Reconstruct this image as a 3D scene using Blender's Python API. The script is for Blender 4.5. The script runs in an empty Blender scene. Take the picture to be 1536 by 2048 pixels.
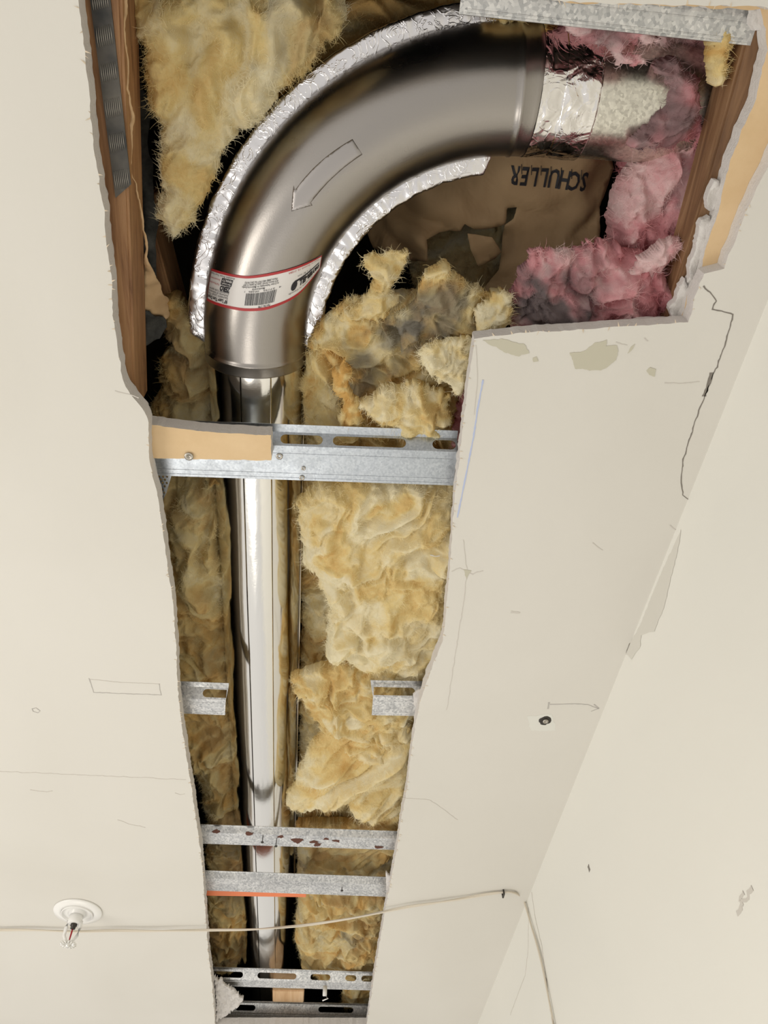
import bpy, bmesh, math, random
import numpy as np
from mathutils import Matrix, Vector
from mathutils.geometry import delaunay_2d_cdt

# ------------------------------------------------------------------ camera, world, lights
F = 1540.0
CZ = 1.747            # camera height
H0 = 0.653            # ceiling height above the camera
CEIL = CZ + H0
def _n(v):
    v = np.array(v, float); return v / np.linalg.norm(v)
_Z = _n((-48, 1090, -F)); _Y = _n((-208, -2176, -F)); _Y = _n(_Y - _Z * (_Y @ _Z)); _X = np.cross(_Y, _Z)
ROT = np.array([_X, _Y, _Z])
SC = bpy.context.scene
COL = SC.collection
cam_data = bpy.data.cameras.new('camera')
cam_data.sensor_width = 36.0
cam_data.lens = 36.0 * F / 2048.0
cam_data.clip_start = 0.01
cam = bpy.data.objects.new('camera', cam_data)
COL.objects.link(cam)
m4 = Matrix([list(r) for r in ROT]).to_4x4()
m4.translation = Vector((0, 0, CZ))
cam.matrix_world = m4
SC.camera = cam

W = bpy.data.worlds.new('room_light')
SC.world = W
W.use_nodes = True
wn = W.node_tree.nodes; wl = W.node_tree.links
bg = wn['Background']
tc = wn.new('ShaderNodeTexCoord'); sx = wn.new('ShaderNodeSeparateXYZ')
wl.new(tc.outputs['Generated'], sx.inputs[0])
wr = wn.new('ShaderNodeValToRGB')
wr.color_ramp.elements[0].position = 0.0; wr.color_ramp.elements[0].color = (1.0, 0.955, 0.895, 1)
wr.color_ramp.elements[1].position = 1.0; wr.color_ramp.elements[1].color = (0.64, 0.62, 0.59, 1)
mr = wn.new('ShaderNodeMapRange'); mr.inputs['From Min'].default_value = -1; mr.inputs['From Max'].default_value = 1
wl.new(sx.outputs[0], mr.inputs[0]); wl.new(mr.outputs[0], wr.inputs[0]); wl.new(wr.outputs[0], bg.inputs[0])
bg.inputs[1].default_value = 0.885

def area(name, loc, target, size, power, color=(1, 0.95, 0.87)):
    d = bpy.data.lights.new(name, 'AREA'); d.shape = 'SQUARE'; d.size = size; d.energy = power; d.color = color
    o = bpy.data.objects.new(name, d); COL.objects.link(o); o.location = loc
    o.rotation_euler = (Vector(target) - Vector(loc)).to_track_quat('-Z', 'Y').to_euler()
    return o
area('fill_light', (-1.5, 0.5, 1.35), (0.37, 0.9, 2.0), 0.8, 11)  # added soft light from low left, brightens the wall; source unseen
area('fill_light', (-0.5, 1.6, 0.35), (0.1, 0.7, CEIL), 0.8, 6.5)  # second added soft light, from below; source unseen
SC.view_settings.view_transform = 'Standard'
SC.view_settings.look = 'None'
SC.view_settings.gamma = 1
SC.view_settings.use_curve_mapping = False
SC.view_settings.exposure = 0.05
SC.cycles.max_bounces = 8
SC.cycles.diffuse_bounces = 4
SC.cycles.glossy_bounces = 4

# ------------------------------------------------------------------ helpers
def P(px, py, dz):
    """the point of the photograph's ray at height dz above the ceiling's underside"""
    d = ROT @ np.array((px - 768.0, -(py - 1024.0), -F))
    v = d * ((H0 + dz) / d[2])
    return np.array((v[0], v[1], CZ + v[2]))
def wallx(y): return 0.378 - 0.026 * y
def onwall(px, py, off=0.0):
    d = ROT @ np.array((px - 768.0, -(py - 1024.0), -F))
    t = (0.378 - off) / (d[0] + 0.026 * d[1])
    v = d * t
    return np.array((v[0], v[1], CZ + v[2]))

_rs = np.random.RandomState(7)
_perm = _rs.permutation(256); _perm = np.concatenate([_perm, _perm, _perm])
_g = _rs.normal(size=(256, 3)); _g /= np.linalg.norm(_g, axis=1)[:, None]
def noise3(p):
    p = np.asarray(p, float)
    i = np.floor(p).astype(int); f = p - i; i = i & 255
    u = f * f * f * (f * (f * 6 - 15) + 10)
    out = 0
    for dx in (0, 1):
        wx = u[:, 0] if dx else 1 - u[:, 0]
        for dy in (0, 1):
            wy = u[:, 1] if dy else 1 - u[:, 1]
            for dz in (0, 1):
                wz = u[:, 2] if dz else 1 - u[:, 2]
                h = _perm[_perm[_perm[i[:, 0] + dx] + ((i[:, 1] + dy) & 255)] + ((i[:, 2] + dz) & 255)]
                g = _g[h]
                out = out + wx * wy * wz * (g[:, 0] * (f[:, 0] - dx) + g[:, 1] * (f[:, 1] - dy) + g[:, 2] * (f[:, 2] - dz))
    return out * 1.6
def fbm(p, o=3):
    a = 1.0; s = 0; p = np.asarray(p, float)
    for k in range(o):
        s = s + a * noise3(p * 2.03 ** k + 17.3 * k); a *= 0.5
    return s

def tag(o, label=None, cat=None, group=None, kind=None):
    if label: o['label'] = label
    if cat: o['category'] = cat
    if group: o['group'] = group
    if kind: o['kind'] = kind
    return o
def link(name, me, mats=(), parent=None):
    o = bpy.data.objects.new(name, me); COL.objects.link(o)
    for m in (mats if isinstance(mats, (list, tuple)) else [mats]): me.materials.append(m)
    if parent is not None:
        o.parent = parent
        o.matrix_parent_inverse = Matrix.Translation(-parent.location)
    return o
def thing(name, label, cat, loc, group=None):
    o = bpy.data.objects.new(name, None); COL.objects.link(o); o.location = tuple(loc)
    o.empty_display_size = 0.02
    return tag(o, label, cat, group)
def mesh(name, v, f, smooth=True, mi=None):
    me = bpy.data.meshes.new(name)
    me.from_pydata([tuple(map(float, q)) for q in v], [], [tuple(map(int, q)) for q in f])
    if smooth: me.polygons.foreach_set('use_smooth', [True] * len(me.polygons))
    if mi is not None: me.polygons.foreach_set('material_index', [int(x) for x in mi])
    me.update()
    return me

def resample(pts, step, closed=True, jag=0.0, seed=0):
    pts = [np.array(p, float)[:2] for p in pts]
    n = len(pts); out = []
    for i in range(n if closed else n - 1):
        a = pts[i]; b = pts[(i + 1) % n]; L = np.linalg.norm(b - a)
        k = max(1, int(round(L / step)))
        for j in range(k): out.append(a + (b - a) * j / k)
    if not closed: out.append(pts[-1])
    out = np.array(out)
    if jag > 0:
        q = np.c_[out / 0.012, np.full(len(out), seed * 3.7)]
        q2 = np.c_[out / 0.003, np.full(len(out), seed * 3.7)]
        out = out + jag * (np.c_[noise3(q), noise3(q + 31)] + 0.6 * np.c_[noise3(q2), noise3(q2 + 31)])
    return out
def inpoly(p, poly):
    x = p[:, 0]; y = p[:, 1]; c = np.zeros(len(p), bool)
    q = np.roll(poly, 1, axis=0)
    for (x1, y1), (x2, y2) in zip(poly, q):
        if y1 == y2: continue
        c ^= ((y1 > y) != (y2 > y)) & (x < (x2 - x1) * (y - y1) / (y2 - y1) + x1)
    return c
def edist(p, poly, closed=True):
    q = np.roll(poly, -1, axis=0) if closed else poly[1:]
    a_ = poly if closed else poly[:-1]
    d = np.full(len(p), 1e9)
    for a, b in zip(a_, q):
        ab = b - a; L = ab @ ab + 1e-18
        t = np.clip(((p - a) @ ab) / L, 0, 1)
        d = np.minimum(d, np.linalg.norm(p - a - t[:, None] * ab, axis=1))
    return d
def region(outer, holes=(), step=0.01):
    """triangulated region: boundary points plus inner grid points"""
    outer = np.array(outer, float); holes = [np.array(h, float) for h in holes]
    vs = []; es = []
    for lp in [outer] + holes:
        b = len(vs); n = len(lp)
        vs += [tuple(p) for p in lp]; es += [(b + i, b + (i + 1) % n) for i in range(n)]
    lo = outer.min(0); hi = outer.max(0)
    gx, gy = np.meshgrid(np.arange(lo[0] + step / 2, hi[0], step), np.arange(lo[1] + step / 2, hi[1], step))
    g = np.c_[gx.ravel(), gy.ravel()]
    if len(g):
        g = g + (np.random.RandomState(3).rand(*g.shape) - .5) * step * .3
        k = inpoly(g, outer)
        for h in holes: k &= ~inpoly(g, h)
        g = g[k]
        if len(g):
            k = edist(g, outer) > step * .35
            for h in holes: k &= edist(g, h) > step * .35
            vs += [tuple(p) for p in g[k]]
    r = delaunay_2d_cdt([Vector(v) for v in vs], es, [], 0, 1e-9)
    v = np.array([tuple(q) for q in r[0]]); f = np.array([tuple(t) for t in r[2] if len(t) == 3])
    c = v[f].mean(1); k = inpoly(c, outer)
    for h in holes: k &= ~inpoly(c, h)
    f = f[k]
    ar = np.cross(v[f[:, 1]] - v[f[:, 0]], v[f[:, 2]] - v[f[:, 0]])
    f = f[np.abs(ar) > 1e-14]
    return v, f
def solid(name, v2, f, lo, hi, mats, parent=None, smooth=False, side=1, top=1):
    """close two mapped copies of a triangulated region with a skirt; lo = visible side"""
    n = len(v2); V = np.r_[lo, hi]
    fl = f[:, ::-1]; fh = f + n
    cnt = {}
    for t in f:
        for a, b in ((t[0], t[1]), (t[1], t[2]), (t[2], t[0])): cnt[(a, b)] = 1
    sk = [(a, b, b + n, a + n) for (a, b) in cnt if (b, a) not in cnt]
    F_ = [tuple(t) for t in fl] + [tuple(t) for t in fh] + sk
    mi = [0] * len(fl) + [top] * len(fh) + [side] * len(sk)
    if not isinstance(mats, (list, tuple)): mi = [0] * len(F_)
    me = mesh(name, V, F_, smooth, mi)
    bm = bmesh.new(); bm.from_mesh(me); bmesh.ops.recalc_face_normals(bm, faces=bm.faces); bm.to_mesh(me); bm.free()
    if smooth:
        for p in me.polygons:
            p.use_smooth = len(p.vertices) == 3
    return link(name, me, mats, parent)
def tube(pts, r, n=8, cap=True):
    pts = [np.array(p, float) for p in pts]; V = []; F_ = []
    m = len(pts); rs = r if hasattr(r, '__len__') else [r] * m
    up = np.array((0, 0, 1.0))
    for i, p in enumerate(pts):
        t = _n(pts[min(i + 1, m - 1)] - pts[max(i - 1, 0)])
        a = np.cross(t, up)
        if np.linalg.norm(a) < 1e-3: a = np.cross(t, (1, 0, 0))
        a = _n(a); b = np.cross(t, a)
        for k in range(n):
            w = 2 * math.pi * k / n
            V.append(p + rs[i] * (math.cos(w) * a + math.sin(w) * b))
    for i in range(m - 1):
        for k in range(n):
            F_.append((i * n + k, i * n + (k + 1) % n, (i + 1) * n + (k + 1) % n, (i + 1) * n + k))
    if cap: F_ += [tuple(range(n))[::-1], tuple((m - 1) * n + k for k in range(n))]
    return V, F_
def join(parts):
    V = []; F_ = []
    for v, f in parts:
        b = len(V); V += list(v); F_ += [tuple(i + b for i in t) for t in f]
    return V, F_
def boxm(c0, c1, M=None, bev=0.0):
    bm = bmesh.new(); bmesh.ops.create_cube(bm, size=1)
    c0 = np.array(c0, float); c1 = np.array(c1, float)
    for v in bm.verts:
        v.co = Vector((c0 + c1) / 2 + (c1 - c0) * np.array(v.co))
    if bev: bmesh.ops.bevel(bm, geom=bm.edges[:], offset=bev, segments=2, affect='EDGES')
    if M: bm.transform(M)
    V = [tuple(v.co) for v in bm.verts]; F_ = [tuple(v.index for v in f.verts) for f in bm.faces]; bm.free()
    return V, F_
def lathe(prof, c, n=32, axis=(0, 0, 1)):
    V = []; F_ = []; m = len(prof)
    q = Vector((0, 0, 1)).rotation_difference(Vector(axis)).to_matrix()
    for i in range(n):
        w = 2 * math.pi * i / n
        for r, z in prof:
            V.append(tuple(q @ Vector((r * math.cos(w), r * math.sin(w), z)) + Vector(tuple(c))))
    for i in range(n):
        for k in range(m - 1):
            F_.append((i * m + k, ((i + 1) % n) * m + k, ((i + 1) % n) * m + k + 1, i * m + k + 1))
    return V, F_

# ------------------------------------------------------------------ materials
def mat(name, col=(.8, .8, .8), rough=.6, metal=0.0, **kw):
    m = bpy.data.materials.new(name); m.use_nodes = True
    b = m.node_tree.nodes['Principled BSDF']
    b.inputs['Base Color'].default_value = (*col, 1); b.inputs['Roughness'].default_value = rough
    b.inputs['Metallic'].default_value = metal
    for k, v in kw.items(): b.inputs[k.replace('_', ' ')].default_value = v
    return m
def nz(m, scale, detail=4, rough=.55, dist=0.0, vec=(1, 1, 1), rot=(0, 0, 0), kind='ShaderNodeTexNoise'):
    nt = m.node_tree; g = nt.nodes.new('ShaderNodeTexCoord'); mp = nt.nodes.new('ShaderNodeMapping')
    mp.inputs['Scale'].default_value = vec; mp.inputs['Rotation'].default_value = rot
    nt.links.new(g.outputs['Object'], mp.inputs[0])
    t = nt.nodes.new(kind); nt.links.new(mp.outputs[0], t.inputs['Vector'])
    t.inputs['Scale'].default_value = scale
    if kind == 'ShaderNodeTexNoise':
        t.inputs['Detail'].default_value = detail; t.inputs['Roughness'].default_value = rough
        t.inputs['Distortion'].default_value = dist
    return t
def ramp(m, src, stops, to=None):
    r = m.node_tree.nodes.new('ShaderNodeValToRGB'); e = r.color_ramp.elements
    while len(e) < len(stops): e.new(.5)
    for x, (p, c) in zip(e, stops): x.position = p; x.color = (*c, 1) if hasattr(c, '__len__') else (c, c, c, 1)
    m.node_tree.links.new(src, r.inputs[0])
    if to: m.node_tree.links.new(r.outputs[0], m.node_tree.nodes['Principled BSDF'].inputs[to])
    return r
def bump(m, srcs):
    nt = m.node_tree; prev = None
    for s, st, d in srcs:
        b = nt.nodes.new('ShaderNodeBump'); b.inputs['Strength'].default_value = st; b.inputs['Distance'].default_value = d
        nt.links.new(s, b.inputs['Height'])
        if prev: nt.links.new(prev.outputs[0], b.inputs['Normal'])
        prev = b
    nt.links.new(prev.outputs[0], nt.nodes['Principled BSDF'].inputs['Normal'])

def paint(name, c0, c1):
    m = mat(name, c0, .65)
    ramp(m, nz(m, 2.2, 3, .5, .6).outputs[0], [(.3, c0), (.7, c1)], 'Base Color')
    bump(m, [(nz(m, 9, 4, .5).outputs[0], .25, .006), (nz(m, 260, 3).outputs[0], .12, .0006)])
    return m
M_CEIL = paint('ceiling_paint', (.615, .592, .535), (.66, .638, .585))
M_WALL = paint('wall_paint', (.70, .69, .635), (.735, .72, .66))
M_GYP = mat('gypsum_core', (.64, .61, .58), .9)
bump(M_GYP, [(nz(M_GYP, 300, 4, .7).outputs[0], .6, .002)])
M_TAN = mat('board_paper', (.66, .48, .27), .8)
ramp(M_TAN, nz(M_TAN, 25, 5, .6).outputs[0], [(.3, (.63, .45, .25)), (.7, (.70, .52, .31))], 'Base Color')
bump(M_TAN, [(nz(M_TAN, 400, 3).outputs[0], .15, .0006)])
M_FRAY = mat('torn_paper', (.62, .52, .39), .9)
M_PEEL = mat('peeled_paint_patch', (.50, .475, .375), .75)
M_CRACK = mat('crack_dark', (.20, .18, .155), .9)
M_CRACKL = mat('crack_light', (.56, .53, .48), .9)
M_BLUE = mat('blue_pencil', (.44, .50, .68), .8)
M_PENCIL = mat('pencil', (.44, .42, .39), .8)
M_PRIME = mat('primer_patch', (.67, .665, .61), .6)

def galv(name, c0, c1, rough, sp=160):
    m = mat(name, c0, rough, 1.0)
    v = nz(m, sp, kind='ShaderNodeTexVoronoi')
    n2 = nz(m, 28, 6, .7, .4)
    mx = m.node_tree.nodes.new('ShaderNodeMixRGB'); mx.inputs[0].default_value = .5
    m.node_tree.links.new(v.outputs['Color'], mx.inputs[1]); m.node_tree.links.new(n2.outputs[0], mx.inputs[2])
    ramp(m, mx.outputs[0], [(.25, c0), (.7, c1)], 'Base Color')
    ramp(m, n2.outputs[0], [(.3, rough * .75), (.7, rough * 1.35)], 'Roughness')
    bump(m, [(n2.outputs[0], .12, .002), (nz(m, 350, 2).outputs[0], .1, .0005)])
    return m
M_STUD = galv('galvanized_channel', (.36, .39, .43), (.50, .535, .57), .36, 520)
M_OLD = galv('weathered_channel', (.42, .43, .44), (.82, .82, .81), .40, 420)
M_PIPE = mat('duct_metal', (.80, .78, .74), .10, 1.0)
bump(M_PIPE, [(nz(M_PIPE, 10, 3, .5, 0, (1, .25, 1)).outputs[0], .22, .006), (nz(M_PIPE, 90, 2).outputs[0], .03, .0015)])
M_SPANGLE = galv('spangled_duct', (.50, .48, .43), (.82, .80, .72), .28, 420)
M_ELBOW = mat('satin_elbow_metal', (.36, .337, .315), .30, 1.0)
ramp(M_ELBOW, nz(M_ELBOW, 14, 5, .6, .5).outputs[0], [(.3, .25), (.7, .34)], 'Roughness')
bump(M_ELBOW, [(nz(M_ELBOW, 600, 2).outputs[0], .12, .0004), (nz(M_ELBOW, 9, 2).outputs[0], .10, .004)])
M_EMB = mat('embossed_arrow_metal', (.37, .35, .34), .42, 1.0)
M_FOIL = mat('crinkled_foil_tape', (.74, .73, .75), .22, 1.0)
_a = nz(M_FOIL, 26, 2, .4, 1.2); _b = nz(M_FOIL, 48, 3, .5, 2.0)
_c = ramp(M_FOIL, _b.outputs[0], [(.46, 0.), (.5, 1.), (.54, 0.)])
bump(M_FOIL, [(_a.outputs[0], .2, .006), (_c.outputs[0], .3, .0008), (nz(M_FOIL, 300, 3).outputs[0], .06, .0005)])
M_BAND = mat('band_foil_tape', (.82, .80, .78), .13, 1.0)
_a = nz(M_BAND, 30, 2, .4, 1.5); _b = nz(M_BAND, 40, 3, .5, 2.0)
_c = ramp(M_BAND, _b.outputs[0], [(.45, 0.), (.5, 1.), (.55, 0.)])
bump(M_BAND, [(_a.outputs[0], .5, .010), (_c.outputs[0], .22, .0010)])
M_TAPE = mat('smooth_foil_tape', (.86, .85, .82), .16, 1.0)
bump(M_TAPE, [(nz(M_TAPE, 30, 3, .5, 1, (1, .3, 1)).outputs[0], .2, .004), (nz(M_TAPE, 300, 4, .7).outputs[0], .12, .0007)])
M_PLATE = mat('truss_plate_metal', (.20, .20, .19), .55, .5)
ramp(M_PLATE, nz(M_PLATE, 22, 4, .6).outputs[0], [(.35, (.045, .047, .05)), (.75, (.20, .185, .16))], 'Base Color')
M_RIB = mat('truss_plate_teeth', (.42, .40, .36), .4, .9)
M_KRAFT = mat('kraft_paper', (.42, .28, .15), .75)
ramp(M_KRAFT, nz(M_KRAFT, 11, 5, .6, .5).outputs[0], [(.3, (.36, .235, .12)), (.7, (.48, .33, .18))], 'Base Color')
bump(M_KRAFT, [(nz(M_KRAFT, 16, 3, .5, 1.2).outputs[0], .55, .01), (nz(M_KRAFT, 200, 3).outputs[0], .15, .001)])
M_KRAFT2 = mat('light_kraft_paper', (.60, .41, .22), .75)
ramp(M_KRAFT2, nz(M_KRAFT2, 30, 5, .6).outputs[0], [(.3, (.50, .33, .17)), (.7, (.66, .46, .26))], 'Base Color')
M_FELT = mat('asphalt_felt', (.035, .035, .034), .8)
ramp(M_FELT, nz(M_FELT, 60, 6, .7).outputs[0], [(.35, (.022, .022, .022)), (.8, (.10, .10, .09))], 'Base Color')
M_INK = mat('black_ink', (.02, .02, .025), .6)
M_RED = mat('red_border', (.42, .03, .035), .4)
M_LABEL = mat('label_paper', (.74, .72, .70), .35)
M_ORANGE = mat('orange_plastic', (.75, .20, .07), .5)
M_WHITE = mat('white_enamel', (.80, .79, .76), .25)
M_GLASSY = mat('chrome_white', (.78, .77, .73), .15, .4)
M_BULB = mat('red_glass_bulb', (.35, .01, .02), .1)
M_DARK = mat('dark_metal', (.05, .045, .04), .4, .6)
M_WIRE = mat('cream_cable', (.62, .56, .46), .5)
M_SCREW = mat('screw_steel', (.45, .42, .37), .4, 1.0)
M_RUST = mat('rust', (.10, .035, .02), .85)
M_VOID = mat('dark_light_block', (.03, .024, .018), .95)
def wood(name, c0, c1, c2, rot=0.0, sc=1.0):
    m = mat(name, c0, .6)
    t = nz(m, 14 * sc, 6, .65, .8, (6, .5, 6), (0, 0, rot)); ramp(m, t.outputs[0], [(.28, c0), (.5, c1), (.72, c2)], 'Base Color')
    bump(m, [(t.outputs[0], .4, .002)])
    return m
M_WOOD = wood('aged_brown_wood', (.15, .065, .025), (.33, .17, .075), (.45, .26, .12), math.radians(-4))
M_WOODR = wood('grey_brown_wood', (.08, .035, .015), (.20, .105, .048), (.36, .22, .115), math.radians(-4))
M_PINE = wood('pale_pine', (.55, .34, .18), (.66, .44, .25), (.72, .52, .33), math.radians(90))

def wool_mat(name, c_lo, c_mid, c_hi, dust):
    m = mat(name, c_mid, 1.0); nt = m.node_tree; b = nt.nodes['Principled BSDF']
    b.inputs['Specular IOR Level'].default_value = .1
    at_ = nt.nodes.new('ShaderNodeAttribute'); at_.attribute_name = 'tone'
    sp = nt.nodes.new('ShaderNodeSeparateXYZ'); nt.links.new(at_.outputs['Vector'], sp.inputs[0])
    n = nz(m, 60, 5, .65, 1.2)
    ad = nt.nodes.new('ShaderNodeMath'); ad.operation = 'MULTIPLY_ADD'; ad.inputs[1].default_value = .55; 
    nt.links.new(n.outputs[0], ad.inputs[0]); nt.links.new(sp.outputs[0], ad.inputs[2])
    sb = nt.nodes.new('ShaderNodeMath'); sb.operation = 'SUBTRACT'; sb.inputs[1].default_value = .27; nt.links.new(ad.outputs[0], sb.inputs[0])
    r = ramp(m, sb.outputs[0], [(.15, c_lo), (.5, c_mid), (.85, c_hi)])
    mx = nt.nodes.new('ShaderNodeMixRGB'); nt.links.new(sp.outputs[1], mx.inputs[0]); nt.links.new(r.outputs[0], mx.inputs[1]); mx.inputs[2].default_value = (*dust, 1)  # grey for dust spots and for the painted shade of deep batts
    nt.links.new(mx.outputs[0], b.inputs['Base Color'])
    f1 = nz(m, 130, 4, .6, 2.5, (1, .35, 1)); f2 = nz(m, 420, 4, .7, 1.5)
    bump(m, [(f1.outputs[0], .4, .0025), (f2.outputs[0], .4, .0010)])
    tr = nt.nodes.new('ShaderNodeBsdfTranslucent'); nt.links.new(mx.outputs[0], tr.inputs[0])
    ms = nt.nodes.new('ShaderNodeMixShader'); ms.inputs[0].default_value = .33
    nt.links.new(b.outputs[0], ms.inputs[1]); nt.links.new(tr.outputs[0], ms.inputs[2])
    nt.links.new(ms.outputs[0], nt.nodes['Material Output'].inputs[0])
    return m
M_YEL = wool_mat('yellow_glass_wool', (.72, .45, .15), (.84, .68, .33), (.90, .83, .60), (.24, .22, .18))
M_PINK = wool_mat('pink_glass_wool', (.60, .22, .24), (.75, .37, .39), (.86, .64, .63), (.20, .16, .16))

# ------------------------------------------------------------------ the setting
HOLE_A = [(148, -95), (155, 0), (168, 100), (180, 200), (188, 300), (205, 400), (214, 480), (222, 560), (228, 640), (238, 715), (250, 775),
          (278, 808), (296, 838), (300, 930), (314, 985), (325, 1060), (335, 1130), (345, 1200), (352, 1290), (356, 1380), (363, 1450),
          (376, 1530), (388, 1610), (400, 1690), (406, 1750), (411, 1830), (416, 1900), (424, 1960), (430, 2048), (431, 2053),
          (733, 2053), (735, 2040), (748, 1950), (760, 1880), (774, 1800), (782, 1760), (795, 1690), (800, 1650), (812, 1590), (824, 1490),
          (836, 1420), (850, 1372), (868, 1325), (887, 1275), (893, 1200), (900, 1130), (906, 1040), (912, 970), (924, 870), (934, 780),
          (947, 692), (950, 676), (1050, 666), (1200, 656), (1376, 645), (1390, 595), (1407, 549), (1447, 538), (1467, 489), (1505, 393),
          (1536, 331), (1575, 250), (1590, 100), (1580, 30), (1520, 14), (1150, 4), (1000, -14)]
HOLE_B = HOLE_A[:51] + [(950, 676), (1050, 666), (1200, 656), (1345, 646), (1362, 635), (1376, 590), (1397, 556), (1412, 500), (1434, 435), (1451, 360),
          (1471, 290), (1513, 195), (1534, 100), (1533, 60), (1519, 19), (1150, 4), (1000, -14)]
XL, YN, YF = -1.15, -0.75, 2.35
def outer_loop():
    return [(XL, YN), (wallx(YN), YN), (wallx(YF), YF), (XL, YF)]
def board(name, hole, dz_px, z0, z1, m_low, jag, seed, grow=0.0):
    h = resample([P(x, y, dz_px) for x, y in hole], .004, True, jag, seed)
    if grow:
        c = np.roll(h, -1, 0) - np.roll(h, 1, 0); nn = np.c_[c[:, 1], -c[:, 0]]; nn /= np.linalg.norm(nn, axis=1)[:, None] + 1e-9
        h = h + nn * grow
    v, f = region(resample(outer_loop(), .05), [h], .05)
    lo = np.c_[v, np.full(len(v), CEIL + z0)]; hi = np.c_[v, np.full(len(v), CEIL + z1)]
    o = solid(name, v, f, lo, hi, [m_low, M_GYP])
    return tag(o, kind='structure'), h
CE, hA = board('ceiling', HOLE_A, 0.0, 0.0, .0158, M_CEIL, .0011, 1)
CU, hB = board('ceiling', HOLE_B, .016, .016, .032, M_TAN, .0016, 2)
v, f = boxm((0, YN, 0), (.1, YF, CEIL + .45))
vv = [(x + wallx(y), y, z) for x, y, z in v]
WR = tag(link('wall_right', mesh('wall_right', vv, f, False), M_WALL), kind='structure')
# added dark box closing the space above the ceiling, keeps outside light out
V, F_ = join([boxm((XL, YN, CEIL + .45), (.5, YF, CEIL + .47)), boxm((XL - .02, YN, CEIL + .032), (XL, YF, CEIL + .45)),
              boxm((XL, YN - .02, CEIL + .032), (.4, YN, CEIL + .45)), boxm((XL, YF, CEIL + .032), (.4, YF + .02, CEIL + .45))])
tag(link('cavity_light_block', mesh('cavity_light_block', V, F_, False), M_VOID), kind='structure')

# ------------------------------------------------------------------ marks on ceiling and wall (parts)
def ribbon(pts3, w, nrm):
    pts3 = [np.array(p, float) for p in pts3]; V = []; F_ = []; nrm = np.array(nrm, float)
    ws = w if hasattr(w, '__len__') else [w] * len(pts3)
    for i, p in enumerate(pts3):
        t = _n(pts3[min(i + 1, len(pts3) - 1)] - pts3[max(i - 1, 0)]); s = _n(np.cross(t, nrm)) * ws[i] / 2
        V += [p - s, p + s, p - s - nrm * .0006, p + s - nrm * .0006]
    for i in range(len(pts3) - 1):
        a = 4 * i; b = a + 4
        F_ += [(a, b, b + 1, a + 1), (a, a + 2, b + 2, b), (a + 1, b + 1, b + 3, a + 3)]
    return V, F_
def line_px(pts, jit=0.0, seed=1, step=6.0):
    r = resample(pts, step, False)
    if jit: r = r + jit * np.c_[noise3(np.c_[r / 11.0, np.full(len(r), seed)]), noise3(np.c_[r / 11.0, np.full(len(r), seed + 9)])]
    return r
def cmark(name, pts, w, m, jit=0.0, seed=1, label=None):
    r = line_px(pts, jit, seed)
    ws = [w * (.65 + .7 * abs(math.sin(i * 1.7 + seed) * math.cos(i * .37))) for i in range(len(r))]
    V, F_ = ribbon([P(x, y, -.0003) for x, y in r], ws, (0, 0, -1))
    o = link(name, mesh(name, V, F_, False), m, CE)
    if label: o['label'] = label
def wmark(name, pts, w, m, jit=0.0, seed=1):
    r = line_px(pts, jit, seed)
    ws = [w * (.65 + .7 * abs(math.sin(i * 1.7 + seed) * math.cos(i * .37))) for i in range(len(r))]
    V, F_ = ribbon([onwall(x, y, .0004) for x, y in r], ws, (-1, 0, 0))
    link(name, mesh(name, V, F_, False), m, WR)
cmark('crack', [(1407, 572), (1425, 590), (1432, 603), (1424, 618), (1467, 629), (1450, 690), (1425, 755), (1400, 815), (1378, 880), (1366, 925), (1362, 960), (1366, 990), (1380, 1003)], .0011, M_CRACK, 2.5, 2)
cmark('crack', [(1424, 745), (1408, 793)], .0034, M_CRACK, 1.5, 4)
cmark('crack', [(1384, 1003), (1360, 1070), (1335, 1130), (1305, 1195), (1275, 1265), (1254, 1300), (1247, 1345), (1222, 1390)], .0014, M_CRACK, 3, 5)
cmark('crack', [(926, 1080), (934, 1140), (928, 1200), (912, 1300), (893, 1420)], .0007, M_CRACKL, 2, 6)
cmark('crack', [(903, 1143), (918, 1137), (930, 1141), (945, 1150), (965, 1140)], .0012, M_CRACKL, 3, 7)
cmark('crack', [(0, 1543), (180, 1551), (372, 1560)], .0010, M_CRACKL, 1.5, 8)
cmark('crack', [(805, 1596), (860, 1600), (915, 1640)], .0009, M_CRACKL, 1.5, 12)
cmark('crack', [(230, 782), (262, 790), (278, 796)], .0010, M_CRACKL, 2, 13)
cmark('pen_line', [(966, 760), (955, 820), (946, 880), (932, 950), (922, 1000), (915, 1035)], .0015, M_BLUE, .6, 9, 'faint blue pencil line')
cmark('pen_line', [(952, 690), (955, 760), (948, 830)], .0006, M_CRACKL, .6, 9)
cmark('pencil_mark', [(1098, 1405), (1096, 1418)], .0018, M_PENCIL)
cmark('pencil_mark', [(1100, 1409), (1150, 1408), (1175, 1409), (1197, 1417)], .0013, M_PENCIL, .8, 2)
cmark('pencil_mark', [(1188, 1409), (1198, 1417), (1182, 1423)], .0013, M_PENCIL)
cmark('pencil_mark', [(178, 1357), (187, 1385), (255, 1388), (322, 1390), (318, 1368)], .0010, M_PENCIL, 1.0, 3)
cmark('pencil_mark', [(180, 1359), (240, 1365), (320, 1368)], .0007, M_CRACKL, 1.0, 3)
cmark('pencil_mark', [(64, 1418), (72, 1416), (80, 1422), (76, 1426), (66, 1423), (64, 1418)], .0010, M_PENCIL)
cmark('pencil_mark', [(1022, 1224), (1040, 1226)], .003, M_CRACKL)
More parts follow.
